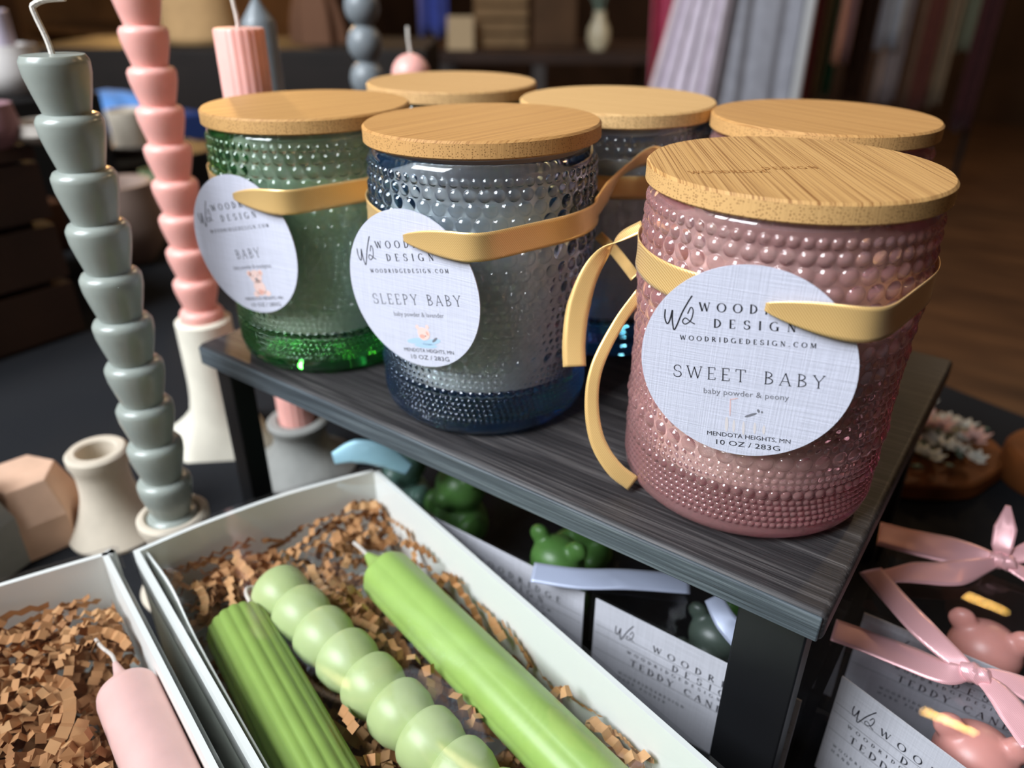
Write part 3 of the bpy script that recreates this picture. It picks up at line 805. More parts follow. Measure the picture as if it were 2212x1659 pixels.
# white flared stand with the pink stacked candle
P = [atz(395, 1001, TZ), atz(542, 993, TZ), atz(602, 956, TZ), Vector((-0.285, 0.094, TZ)), atz(370, 916, TZ)]
ctr = Vector((-0.2545, 0.0505, TZ)); ZT = -0.025
mb = MB(); nseg = 40; vs = []; zs = []
def poly_pt(a):
    dv = Vector((math.cos(a), math.sin(a), 0)); best = 0.05
    for i in range(5):
        p, q2 = P[i] - ctr, P[(i + 1) % 5] - ctr; e = q2 - p
        den = dv.x * e.y - dv.y * e.x
        if abs(den) < 1e-9: continue
        s = (p.x * e.y - p.y * e.x) / den; u2 = (p.x * dv.y - p.y * dv.x) / den
        if s > 0 and -0.001 <= u2 <= 1.001: best = s
    return best
prof_r = []
for k in range(nseg):
    a = 2 * math.pi * k / nseg; rb = poly_pt(a); col = []
    for i in range(15):
        q = i / 14; f = max(0, 1 - q / .62) ** 2.2
        if i == 0: f = 1.0
        col.append((0.0165 * (1 - f) + rb * f, q * (ZT - TZ)))
    col += [(0.0152, ZT - TZ + 0.0012), (0.0128, ZT - TZ + 0.0012), (0.0122, ZT - TZ - 0.014), (0.0001, ZT - TZ - 0.014)]
    col = [(0.0001, 0)] + col
    for r, z in col: vs.append((ctr.x + r * math.cos(a), ctr.y + r * math.sin(a), TZ + z))
nc = len(col)
mb.add(vs, [(k * nc + i, ((k + 1) % nseg) * nc + i, ((k + 1) % nseg) * nc + i + 1, k * nc + i + 1) for k in range(nseg) for i in range(nc - 1)])
tag(obj('candle_stand', mb, M['cream'], angle=40), 'cream flared stand holding the tall pink stacked candle', 'candle holder', 'flared candle holders')
upright('stacked_candle', 'tall pink candle of stacked cups rising out of the top edge', 'candle', (ctr.x, ctr.y, ZT - 0.012), stack_profile(11, 0.0196, 0.0128, 0.0092, 0.94), M['pink_wax'])

# grey holder with the ribbed pink pillar, behind the shelf end
hb = Vector((-0.1585, 0.0386, 0))
hz = Vector((-0.1577, 0.038, -0.0705))
trumpet('candle_holder', 'grey flared holder under the shelf end with the ribbed pink candle', (-0.196, 0.066, TZ), 0.036, 0.019, 0.034, M['grey_stone'], hole=0.0122, hz=0.018)
rib = lambda a, z: 1 + 0.032 * abs(math.cos(10 * a))
upright('ribbed_candle', 'ribbed pink pillar candle with flat top and twisted wick behind the green lid', 'candle', (-0.196, 0.066, TZ + 0.0185),
        [(0.0001, 0), (0.0108, 0.0005), (0.0118, 0.1), (0.0118, 0.2385), (0.0113, 0.2395), (0.0001, 0.2398)], M['pink_wax'], 120, rib, wick=[(0, 0, 0.006), (-0.0012, 0, 0.014), (-0.002, 0.001, 0.024)], wr=0.0010)

# candles behind the shelf
def taper_prof(h, r): return [(0.0001, 0), (r, 0.0005), (r, h - 0.016), (r * .86, h - 0.013), (r * .45, h - 0.006), (r * .16, h - 0.001), (0.0001, h)]
q = atd(578, 190, .56); top = atd(560, -8, .545)
upright('taper_candle', 'plain grey taper candle with a pointed tip behind the ribbed pink candle', 'candle', (q.x, q.y, TZ + .012), taper_prof(top.z - TZ - .012, 0.0118), M['dark_grey_wax'], 32)
trumpet('candle_holder', 'low dark grey holder under the plain grey taper candle', (q.x, q.y, TZ), 0.022, 0.017, 0.024, M['grey_stone'], hole=0.0122, hz=0.0101)
q = atd(790, 120, .69); mb_prof = [(0.0001, 0)]
for k in range(9):
    zc = 0.0145 + k * 0.0255
    for a in range(-60, 61, 15): mb_prof.append((0.0156 * math.cos(R(a)), zc + 0.0148 * math.sin(R(a))))
mb_prof.append((0.0001, mb_prof[-1][1] + .0005))
top = atd(787, -30, .69)
upright('bubble_candle', 'grey candle of stacked balls behind the bamboo lids', 'candle', (q.x, q.y, TZ), [(r, z * (top.z - TZ) / mb_prof[-1][1]) for r, z in mb_prof], M['dark_grey_wax'], 32)
q = atd(888, 160, .60)
mbp = [(0.0001, 0), (0.012, 0.0005)]
zt = q.z - TZ
mbp = [(0.0001, 0), (0.011, 0.0005)]
nb = max(2, int(zt / 0.028)); pit = zt / nb
for k in range(nb + 1):
    zc = pit * k + 0.0
    for a in range(-55, 91, 15):
        if zc + 0.0152 * math.sin(R(a)) > 0.001: mbp.append((max(0.0001, 0.0152 * math.cos(R(a))), zc + 0.0152 * math.sin(R(a))))
        if k < nb and a >= 55: break
upright('bubble_candle', 'pink ball candle with upright wick behind the back bamboo lid', 'candle', (q.x, q.y, TZ), mbp, M['pink_wax'], 32, wick=[(0, 0, 0.004), (-.001, 0, .012), (-.002, .001, .020)], wr=0.0011)

# ------------------------------------------------------------------ the open gift boxes
RIM = -0.055
LD = Vector((math.cos(R(-14.6)), math.sin(R(-14.6)), 0)); WDIR = Vector((-LD.y, LD.x, 0))
def gift_box(name, label, A, B, length, wall, bulge):
    """A right-back rim corner, B left-back rim corner; runs along LD"""
    t = thing(name, label, 'gift box', ((A + B) / 2).to_tuple()[:2] + (TZ + 0.0003,))
    z0 = TZ + 0.0003
    back = spline([B, (A * .28 + B * .72) - LD * bulge * .75, (A * .62 + B * .38) - LD * bulge, A - LD * 0.0015, A], 25)
    path = [B + LD * length] + back + [A + LD * length]
    # inner offset path
    n = len(path); inn = []
    for i, p in enumerate(path):
        a = path[(i - 1) % n]; c = path[(i + 1) % n]
        e1 = (p - a).normalized(); e2 = (c - p).normalized()
        n1 = Vector((e1.y, -e1.x, 0)); n2 = Vector((e2.y, -e2.x, 0)); nn = (n1 + n2).normalized()
        w = wall / max(0.5, nn.dot(n1))
        inn.append(p + nn * w)
    cen = sum(path, Vector()) / n
    if sum((p - cen).length for p in inn) > sum((p - cen).length for p in path):
        inn = [p * 2 - q for p, q in zip(path, inn)]
    vs = []; fs = []
    for ring, z in ((path, z0), (path, RIM), (inn, RIM), (inn, z0 + 0.0012)):
        vs += [(p.x, p.y, z) for p in ring]
    for k in range(3):
        for i in range(n):
            j = (i + 1) % n; fs.append((k * n + i, k * n + j, (k + 1) * n + j, (k + 1) * n + i))
    fs.append(tuple(reversed(range(n)))); fs.append(tuple(range(3 * n, 4 * n)))
    obj('box_tray', MB().add(vs, fs), M['box_white'], t, smooth=True, angle=25)
    return t, path, inn
A2 = atz(815, 1015, RIM); B2 = atz(287, 1190, RIM)
box2, path2, inn2 = gift_box('gift_box', 'white window gift box holding three green candles on crinkle paper', A2, B2, 0.25, 0.0022, 0.006)
A1 = atz(233, 1196, RIM); dirb = (B2 - A2).normalized()
B1 = A1 + Vector((math.cos(R(248.6)), math.sin(R(248.6)), 0)) * 0.115
box1, path1, inn1 = gift_box('gift_box', 'white window gift box with a pink candle on crinkle paper, lower left corner', A1, B1, 0.25, 0.0022, 0.004)

def acetate_lid(t, path, lip=0.011, out=0.0016, dz=0.0012):
    n = len(path); cen = sum(path, Vector()) / n
    ring = []
    for i, p in enumerate(path):
        a = path[(i - 1) % n]; c = path[(i + 1) % n]
        e1 = (p - a).normalized(); e2 = (c - p).normalized(); nn = Vector((-(e1 + e2).y, (e1 + e2).x, 0)).normalized()
        if (p + nn * .001 - cen).length < (p - cen).length: nn = -nn
        ring.append(p + nn * out)
    vs = [(p.x, p.y, RIM + dz) for p in ring] + [(p.x, p.y, RIM - lip) for p in ring]
    fs = [tuple(range(n))] + [(i, (i + 1) % n, n + (i + 1) % n, n + i) for i in range(n)]
    o = obj('acetate_lid', MB().add(vs, fs), M['acetate'], t, smooth=False); o['label'] = 'clear acetate lid'
    return o
acetate_lid(box2, path2); acetate_lid(box1, path1)
# folded inner flap standing off the near wall of the middle box
fl = [B2 + LD * 0.002 + WDIR * 0.0050, B2 + LD * 0.03 + WDIR * 0.0062, B2 + LD * 0.07 + WDIR * 0.0042, B2 + LD * 0.16 + WDIR * 0.0034, B2 + LD * 0.247 + WDIR * 0.0034]
fp = spline(fl, 20)
mb = MB(); mb.strip([Vector((p.x, p.y, (RIM + TZ) / 2)) for p in fp], [RIM - TZ - 0.004] * 20, [(0, 0, 1)] * 20, 1)
o = obj('inner_flap', mb, M['box_white'], box2, solid=0.0007)

def crinkle(name, label, A, B, length, count, z_lo, z_hi, seed, cat='paper shred', avoid=()):
    rn = random.Random(seed); mb = MB()
    width = (A - B).dot(WDIR)
    for s in range(count):
        u = rn.uniform(0.004, length); v = rn.uniform(0.006, width - 0.008)
        z = rn.uniform(z_lo, z_hi) if rn.random() < .8 else z_hi + rn.uniform(0, 0.004)
        skew = (A - B).dot(LD) / width
        p = B + LD * (u + v * skew) + WDIR * v; p = Vector((p.x, p.y, z))
        hd = rn.uniform(0, 2 * math.pi); pit = rn.uniform(-.5, .5)
        w = rn.uniform(0.0028, 0.0042); fl = rn.uniform(0.0024, 0.0042); ang = rn.uniform(.45, .85)
        tw = rn.uniform(-.9, .9); curl = rn.uniform(-.22, .22); nseg = rn.randint(7, 20)
        vs = []
        for k in range(nseg + 1):
            dv = Vector((math.cos(hd) * math.cos(pit), math.sin(hd) * math.cos(pit), math.sin(pit)))
            sd = Vector((-math.sin(hd), math.cos(hd), 0)); nn = sd.cross(dv) * -1
            sd2 = sd * math.cos(tw) + nn * math.sin(tw); nn2 = nn * math.cos(tw) - sd * math.sin(tw)
            zz = nn2 * ((fl * math.sin(ang)) * (0.5 if k % 2 else -0.5))
            q = p + zz
            q.z = min(max(q.z, TZ + .003), z_hi + .008)
            a1 = q + sd2 * (w / 2); a2 = q - sd2 * (w / 2)
            hit = False
            for a in (a1, a2):
                rel = Vector((a.x, a.y, 0)) - Vector((B.x, B.y, 0)); vv = rel.dot(WDIR); uu = rel.dot(LD) - vv * skew
                dv2 = min(max(vv, .0072), width - .0045) - vv; du = max(uu, .004) - uu
                a += WDIR * dv2 + LD * (du + dv2 * skew)
                for (c0, c1, rr) in avoid:
                    ax = c1 - c0; L = ax.length; ax = ax / L; s1 = (a - c0).dot(ax)
                    if -0.005 < s1 < L:
                        rad = (a - c0) - ax * s1; hz_ = Vector((rad.x, rad.y, 0)).length
                        if hz_ < rr * 1.04 and (rad.z > 0 or rad.length < rr * 1.05): hit = True
            if hit: break
            vs += [a1, a2]
            p = p + dv * (fl * math.cos(ang)); hd += curl * rn.uniform(.3, 1.4); pit = pit * .93 + rn.uniform(-.12, .12); tw += rn.uniform(-.1, .1)
            if p.z > z_hi: pit = -abs(pit)
            if p.z < z_lo: pit = abs(pit)
        nn_ = len(vs) // 2 - 1
        if nn_ > 1: mb.add(vs, [(2 * k, 2 * k + 1, 2 * k + 3, 2 * k + 2) for k in range(nn_)])
    o = obj(name, mb, M['kraft'], None, smooth=False)
    return tag(o, label, cat, None, 'stuff')

# candles lying in the boxes
def lying(name, label, start, end, prof, ma, seg=40, fn=None, wick=None, wr=0.0008):
    """profile z runs from the tip (0) along the candle; start is the tip end"""
    t = thing(name, label, 'candle', start)
    ax = (end - start).normalized(); e1 = Vector((0, 0, 1)); e1 = (e1 - ax * e1.dot(ax)).normalized(); e2 = ax.cross(e1)
    mb = MB().lathe(prof, seg, (0, 0, 0), fn)
    mb.v = [tuple(start + ax * v[2] + e1 * v[0] + e2 * v[1]) for v in mb.v]
    obj('candle_body', mb, ma, t, angle=50)
    if wick:
        w0 = start + ax * 0.001
        obj('wick', wick_mb(w0, [start + ax * a + e1 * b + e2 * c for a, b, c in wick], wr), M['wick'], t)
    return t
ZC = -0.0715
s0 = atz(822, 1228, ZC); s1 = atz(1245, 1659, ZC)
sd = (s1 - s0).normalized(); s1 = s0 + sd * 0.2
rS = 0.0118
lying('taper_candle', 'smooth bright green candle along the right wall of the gift box', s0 - sd * .012, s1,
      [(0.0001, 0), (0.0016, 0.0006), (0.0030, 0.0050), (0.0050, 0.0105), (rS * .74, 0.0140), (rS * .97, 0.0162), (rS, 0.0180), (rS, 0.2), (rS * .9, 0.204), (0.0001, 0.2045)], M['green_wax'], 96, lambda a, z: 1.015 - .055 * (1 - abs(math.cos(3 * a + .35))) ** 0.8,
      wick=[(-.005, .001, .0005), (-.010, .001, .001)], wr=0.0009)
k0 = atz(592, 1268, ZC); k1 = atz(955, 1630, ZC); kd = (k1 - k0).normalized()
def stack_lying(n, pitch, rtop, rbot):
    prof = [(0.0001, 0)]
    for k in range(n):
        z = k * pitch
        prof += [(rtop * .80, z + pitch * .0), (rtop * .92, z + pitch * .05), (rtop * .985, z + pitch * .13), (rtop, z + pitch * .24), (rtop * .97, z + pitch * .55), (rbot + (rtop - rbot) * .45, z + pitch * .85), (rbot, z + pitch * .995)]
    prof.append((0.0001, n * pitch)); return prof
lying('stacked_candle', 'pale green candle of stacked cups in the middle of the gift box', k0, k0 + kd * .19, stack_lying(11, 0.0168, 0.0122, 0.0082), M['sage_wax'], 48,
      wick=[(-.002, .0, .003), (-.004, .003, .009), (-.001, .004, .012), (.004, .003, .013)])
g0 = atz(511, 1350, ZC - .004); g1 = atz(676, 1659, ZC - .004); gd = (g1 - g0).normalized()
rG = 0.0125
rib2 = lambda a, z: 1 + (0.05 * abs(math.cos(9 * a)) if z > .0005 else 0)
lying('ribbed_candle', 'ribbed moss green candle along the left wall of the gift box', g0, g0 + gd * .18,
      [(0.0001, 0), (rG * .80, 0.0), (rG * .96, 0.0012), (rG, 0.0035), (rG, 0.18), (0.0001, 0.181)], M['moss_wax'], 144, rib2,
      wick=[(-.003, .002, .0), (-.005, .004, -.006), (-.003, .005, -.013)])
n0 = atz(268, 1478, ZC); n1 = atz(345, 1659, ZC); nd = (n1 - n0).normalized()
rP = 0.0110
lying('taper_candle', 'smooth blush pink candle in the lower left gift box', n0 - nd * .013, n0 + nd * .2,
      [(0.0001, 0), (0.0010, 0.0004), (0.0020, 0.0060), (0.0036, 0.0110), (rP * .74, 0.0150), (rP * .95, 0.0172), (rP, 0.0200), (rP, 0.2), (0.0001, 0.2005)], M['blush_wax'], 48,
      wick=[(-.004, .0005, 0), (-.010, .001, .002), (-.015, .002, .003)], wr=0.0007)
av2 = [(s0 - sd * .011, s1, rS), (k0, k0 + kd * .19, .0123), (g0, g0 + gd * .18, rG * 1.05)]
crinkle('crinkle_paper', 'brown kraft crinkle paper bedding under the green candles', A2, B2, 0.225, 1000, -0.104, -0.0700, 3, avoid=av2)
crinkle('crinkle_paper', 'brown kraft crinkle paper in the lower left box with the pink candle', A1, B1, 0.225, 1000, -0.104, -0.0690, 5, avoid=[(n0 - nd * .012, n0 + nd * .2, rP)])

# ------------------------------------------------------------------ clear teddy candle boxes
def bear(label, base, s, ma, yaw, group):
    """teddy-shaped candle: rounded body, head, muzzle, ears, arms and legs in one skin"""
    bm = bmesh.new()
    parts = [((0, 0, .30), (.30, .26, .30)), ((0, 0, .72), (.27, .25, .24)), ((0, -.22, .66), (.12, .09, .10)),
             ((-.21, .0, .93), (.105, .07, .105)), ((.21, 0, .93), (.105, .07, .105)), ((-.30, -.10, .40), (.10, .15, .16)), ((.30, -.10, .40), (.10, .15, .16)),
             ((-.20, -.26, .11), (.13, .20, .12)), ((.20, -.26, .11), (.13, .20, .12))]
    for c, r in parts:
        mt = Matrix.Translation(Vector(c)) @ Matrix.Diagonal((*r, 1))
        bmesh.ops.create_uvsphere(bm, u_segments=24, v_segments=14, radius=1, matrix=mt)
    me = bpy.data.meshes.new('teddy_candle'); 
    bmesh.ops.transform(bm, matrix=Matrix.Rotation(yaw, 4, 'Z') @ Matrix.Scale(s, 4), verts=bm.verts)
    bm.to_mesh(me); bm.free(); me.materials.append(ma)
    o = bpy.data.objects.new('teddy_candle', me); C.objects.link(o); o.location = base
    md = o.modifiers.new('r', 'REMESH'); md.mode = 'VOXEL'; md.voxel_size = s * .022; md.use_smooth_shade = True
    md = o.modifiers.new('s', 'SMOOTH'); md.iterations = 6
    return tag(o, label, 'candle', group)
BXW, BXD, BXT = 0.088, 0.052, -0.060
def clear_box(label, x0, y0, line=None, wide=BXW, card=True):
    t = thing('clear_gift_box', label, 'gift box', (x0 + wide / 2, y0 + BXD / 2, TZ + .0002), 'clear boxes with teddy candles')
    z0 = TZ + .0004
    x1, y1 = x0 + wide, y0 + BXD
    mb = MB().box((x0, y0, z0 + .0004), (x1, y1, BXT))
    o = obj('acetate_shell', mb, M['acetate_soft'], t, smooth=False); o['label'] = 'clear acetate shell'
    if not card: return t
    # card standing inside the front
    zt = BXT - .0030
    p0, p1 = line if line else (Vector((x0 + .0015, y0 + .0016, 0)), Vector((x1 - .0015, y0 + .0016, 0)))
    eu = p1 - p0; eu.z = 0; hw = eu.length / 2; eu.normalize(); nrm = Vector((eu.y, -eu.x, 0))
    c = Vector(((p0.x + p1.x) / 2, (p0.y + p1.y) / 2, (z0 + zt) / 2 + .0005)); hh = (zt - z0) / 2 - .0012
    cd2 = obj('label_card', MB().obox(c, eu, (0, 0, 1), nrm, hw, hh, .0003), M['card'], t, smooth=False)
    q = script_logo(-hw * 1000 * .66, 15.5, 8.0, .42) + stroke_text('WOODRIDGE', 46, 3.2, .17, .06, 8, 15.2) + stroke_text('DESIGN', 28, 3.2, .17, .06, 8, 10.2)
    q += stroke_text('WOODRIDGEDESIGN.COM', 52, 1.6, .2, .08, 0, 6.2) + stroke_text('TEDDY CANDLE', 48, 3.4, .17, .06, 0, 1.2)
    q += stroke_text('WOODRIDGEDESIGN', 30, 1.3, .2, .1, -14, -8) + stroke_text('HAND POURED', 22, 1.3, .2, .1, -18, -11)
    for vv in (12.7, 8.2, -1.2):
        q.append([(-hw * 980, vv), (hw * 980, vv), (hw * 980, vv + .16), (-hw * 980, vv + .16)])
    obj('lettering', place2d(q, c, eu, Vector((0, 0, 1)), nrm, .0004), M['ink'], cd2, smooth=False)
    return t
b1 = clear_box('clear box with white TEDDY CANDLE card under the shelf beside its right leg', 0.0425, 0.0235)
b2 = clear_box('clear box with dim white card under the shelf middle, under the grey ribbon', -0.0480, 0.0235)
l0 = atz(1821, 1457, BXT - .003); l1 = atz(2091, 1659, BXT - .003); ld_ = (l1 - l0).normalized()
l1 = l0 + ld_ * ((0.0240 - l0.y) / ld_.y)
r1 = clear_box('clear box with a slanting white TEDDY CANDLE card and pink bow, lower right corner', 0.1345, 0.0225, line=(l0, l1))
r2 = clear_box('clear box with pink bow standing behind the lower right corner box', 0.1345, 0.0815)
b3 = clear_box('clear box under the shelf behind the two grey-ribboned boxes, left one', -0.0480, 0.0815, card=False)
b4 = clear_box('clear box under the shelf behind the two grey-ribboned boxes, right one', 0.0425, 0.0815, card=False)
b5 = clear_box('clear box with a pale blue bow under the left half of the shelf', -0.1380, 0.0400, card=False)
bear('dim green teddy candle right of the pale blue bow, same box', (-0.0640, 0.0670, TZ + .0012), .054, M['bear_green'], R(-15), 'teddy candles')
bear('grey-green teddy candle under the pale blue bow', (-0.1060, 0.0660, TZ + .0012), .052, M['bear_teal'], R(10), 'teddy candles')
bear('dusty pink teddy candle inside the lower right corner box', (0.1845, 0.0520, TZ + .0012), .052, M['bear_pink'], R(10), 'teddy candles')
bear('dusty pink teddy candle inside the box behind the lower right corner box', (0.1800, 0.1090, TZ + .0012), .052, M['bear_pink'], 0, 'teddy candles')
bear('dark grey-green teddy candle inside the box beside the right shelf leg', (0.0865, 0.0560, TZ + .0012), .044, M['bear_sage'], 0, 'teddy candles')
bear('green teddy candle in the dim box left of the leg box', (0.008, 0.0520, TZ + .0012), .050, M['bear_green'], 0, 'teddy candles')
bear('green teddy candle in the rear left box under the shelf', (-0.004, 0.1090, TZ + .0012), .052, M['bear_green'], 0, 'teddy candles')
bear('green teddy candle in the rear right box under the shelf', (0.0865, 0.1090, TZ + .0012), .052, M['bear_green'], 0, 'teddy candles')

def bow_strip(t, pts, ws, ups, ma, cup=0.1, name='ribbon'):
    n = 40; P = spline(pts, n)
    return obj(name, MB().strip(P, lerp_list(ws, n), lerp_list([Vector(u) for u in ups], n), 6, cup), ma, t, solid=0.0003)
def knot(t, c, ma, s=.0045):
    mb = MB()
    bm = bmesh.new(); bmesh.ops.create_uvsphere(bm, u_segments=20, v_segments=12, radius=1)
    vs = [Vector(c) + Vector((v.co.x * s * 1.25, v.co.y * s * .8, v.co.z * s * .8)) * (1 + .12 * math.sin(9 * v.co.x + 4 * v.co.z)) for v in bm.verts]
    fs = [tuple(v.index for v in f.verts) for f in bm.faces]; bm.free()
    return obj('ribbon_knot', mb.add(vs, fs), ma, t)
def on(px, py, z): return atz(px, py, z)
yv = (0, 1, 0.2)
# front pink bow
kz = BXT + .006
kn = on(2105, 1455, kz)
knot(r1, kn, M['pink_satin'])
bow_strip(r1, [on(1800, 1360, BXT + .0012), on(1870, 1385, BXT + .0016), on(1960, 1420, BXT + .003), on(2040, 1452, kz - .001), kn], [.0125, .0125, .012, .0095, .0035], [(0, 1, 0), (0, 1, 0), (0, 1, .1), (0, 1, .3), (0, .6, .8)], M['pink_satin'], .12)
bow_strip(r1, [on(1880, 1232, BXT + .008), on(1930, 1290, BXT + .010), on(1990, 1355, BXT + .010), on(2060, 1420, kz + .002), kn], [.0095, .0095, .0095, .007, .0035], [(.75, .65, .2), (.75, .65, .2), (.75, .65, .3), (.7, .7, .4), (0, .6, .8)], M['pink_satin'], .14)
bow_strip(r1, [kn, on(2150, 1490, kz), on(2190, 1540, kz - .001), on(2240, 1610, BXT + .004)], [.0035, .008, .010, .010], [(.7, .6, .4), (.8, .5, .2), (.85, .45, .2), (.85, .45, .2)], M['pink_satin'], .12)
bow_strip(r1, [kn, on(2160, 1465, kz + .001), on(2220, 1490, kz), on(2290, 1520, kz - .002)], [.0035, .0065, .0095, .0095], [(0, .6, .8), (.2, .9, .3), (.2, .9, .2), (.2, .9, .2)], M['pink_satin'], .12)
# rear pink bow
kn = on(2165, 1212, BXT + .006); knot(r2, kn, M['pink_satin'])
bow_strip(r2, [on(1898, 1152, BXT + .0015), on(1960, 1168, BXT + .002), on(2050, 1188, BXT + .004), kn], [.018, .0185, .016, .0035], [(0, 1, 0), (0, 1, 0), (0, 1, .2), (0, .6, .8)], M['pink_satin'], .12)
bow_strip(r2, [on(1915, 1245, BXT + .0015), on(1980, 1238, BXT + .004), on(2060, 1238, BXT + .005), kn], [.010, .0125, .012, .0035], [(.2, 1, 0), (.1, 1, .1), (0, 1, .2), (0, .6, .8)], M['pink_satin'], .14)
bow_strip(r2, [kn, on(2165, 1180, BXT + .012), on(2172, 1140, BXT + .018), on(2178, 1092, BXT + .024)], [.0035, .008, .0085, .002], [(1, 0, .3), (1, 0, .2), (1, 0, .1), (1, 0, 0)], M['pink_satin'], .16)
bow_strip(r2, [kn, on(2215, 1195, BXT + .010), on(2260, 1180, BXT + .013)], [.0035, .008, .010], [(0, .6, .8), (0, .8, .6), (0, .9, .4)], M['pink_satin'], .14)
bow_strip(r2, [kn, on(2200, 1232, BXT + .005), on(2260, 1265, BXT + .003)], [.0035, .006, .009], [(0, .6, .8), (0, .9, .4), (0, 1, .2)], M['pink_satin'], .14)
# grey ribbons under the shelf
bow_strip(b2, [on(1150, 1236, BXT + .0015), on(1250, 1250, BXT + .002), on(1360, 1252, BXT + .003), on(1490, 1262, BXT + .004)], [.0095, .0098, .0095, .009], [(0, 1, .3)] * 4, M['grey_satin'], .1)
bow_strip(b1, [on(1540, 1290, BXT + .012), on(1570, 1345, BXT + .009), on(1620, 1400, BXT + .004), on(1665, 1440, BXT + .001)], [.007, .0085, .009, .009], [RT * .8 + UP * .5] * 4, M['grey_satin'], .12)
bow_strip(b5, [on(720, 990, BXT + .014), on(770, 975, BXT + .018), on(830, 985, BXT + .016), on(885, 1015, BXT + .008)], [.006, .012, .012, .006], [(0, .5, 1)] * 4, M['blue_satin'], .2)
# ------------------------------------------------------------------ right side of the table: wood slices, flower posy
bark = plain('bark_brown_wood', (120, 70, 34), 0.7, 0.25, noise=0.3, scale=40)
wp = atz(2035, 945, TZ); wr = (atz(2110, 935, TZ) - wp).length
wc = atz(1998, 965, TZ)
rx = 0.056
mb = MB().lathe([(0.0001, 0), (rx * .96, 0), (rx, .002), (rx * .99, .010), (rx * .96, .0115), (0.0001, .0115)], 48, (wc.x - .010, wc.y - .016, TZ), lambda a, z: 1 + .04 * math.sin(3 * a) + .02 * math.sin(7 * a))
tag(obj('wood_slice', mb, bark, angle=40), 'round wood slice under white flowers at the right end of the table', 'wood slice')
petal = plain('white_petals', (226, 228, 222), 0.7, 0.2); pinkp = plain('pale_pink_petals', (232, 196, 190), 0.7, 0.2); leafm = plain('sage_leaves', (118, 136, 122), 0.7, 0.2)
rn = random.Random(4)
pos = thing('flower_wreath', 'small wreath of white and pink flowers lying on the wood slice', 'flowers', (wc.x - .010, wc.y - .016, TZ + .0116))
def flower(mb, c, s):
    for k in range(6):
        a = k * math.pi / 3 + rn.random() * .4; tl = rn.uniform(.3, .8)
        d1 = Vector((math.cos(a) * math.cos(tl), math.sin(a) * math.cos(tl), math.sin(tl))); sd = Vector((-math.sin(a), math.cos(a), 0))
        mb.add([c, c + d1 * s * .5 + sd * s * .34, c + d1 * s + Vector((0, 0, s * .1)), c + d1 * s * .5 - sd * s * .34], [(0, 1, 2, 3)])
for k in range(46):
    a = rn.uniform(0, 2 * math.pi); rr = rn.uniform(.004, .050)
    c = Vector((wc.x - .010 + rr * math.cos(a), wc.y - .016 + rr * math.sin(a), TZ + .0125 + rn.uniform(0, .012)))
    mb = MB(); flower(mb, c, rn.uniform(.007, .011))
    obj('blossom', mb, pinkp if k % 5 == 0 else petal, pos, smooth=True, solid=.0006)
mb = MB()
for k in range(60):
    a = rn.uniform(0, 2 * math.pi); rr = rn.uniform(.006, .048); b2_ = rn.uniform(0, 6.28)
    c = Vector((wc.x - .010 + rr * math.cos(a), wc.y - .016 + rr * math.sin(a), TZ + .0125 + rn.uniform(0, .008)))
    d1 = Vector((math.cos(b2_), math.sin(b2_), .3)) * .009; sd = Vector((-math.sin(b2_), math.cos(b2_), 0)) * .003
    mb.add([c, c + d1 * .5 + sd, c + d1, c + d1 * .5 - sd], [(0, 1, 2, 3)])
lv = obj('leaves', mb, leafm, pos, solid=.0004); lv['kind'] = 'stuff'
q = atz(1978, 1036, TZ)
bm = MB().lathe([(0.0001, 0), (.004, .0004), (.0052, .004), (.004, .0085), (.0001, .0096)], 20, (q.x, q.y, TZ))
tag(obj('wax_melt', bm, M['blush_wax']), 'tiny pale pink bead beside the wood slice', 'ornament')
q = atz(2215, 1075, TZ)
tag(obj('wood_block', MB().lathe([(0.0001, 0), (.030, 0), (.032, .003), (.031, .020), (.029, .023), (.0001, .023)], 40, (q.x + .012, q.y + .03, TZ), lambda a, z: 1 + .05 * math.sin(2 * a)), bark, angle=40), 'low round brown wood block at the right edge of the table', 'wood block')

# ------------------------------------------------------------------ left side: concrete pieces, crate, vessels
q = atz(60, 1235, TZ)
def prism(c, n, r, h, ma, name, label, rot=0.0, top=.7, cat='candle holder'):
    prof = [(0.0001, 0), (r, 0), (r, h * .5), (r * top, h), (0.0001, h)]
    mb = MB().lathe(prof, n, (0, 0, 0)); cr, sr = math.cos(rot), math.sin(rot)
    mb.v = [(c[0] + v[0] * cr - v[1] * sr, c[1] + v[0] * sr + v[1] * cr, c[2] + v[2]) for v in mb.v]
    return tag(obj(name, mb, ma, smooth=False, bevel=.0008), label, cat)
c1 = atz(118, 1180, TZ); c2 = atz(25, 1190, TZ)
prism((c1.x - .018, c1.y, TZ), 6, .027, .042, M['tan'], 'faceted_holder', 'tan faceted concrete candle holder at the left edge above the pink candle box', R(20))
c2 = atz(0, 1190, TZ)
prism((c2.x + .008, c2.y - .012, TZ), 5, .024, .060, M['grey_stone'], 'faceted_holder', 'grey faceted concrete holder cut off by the left edge', R(50), .5)

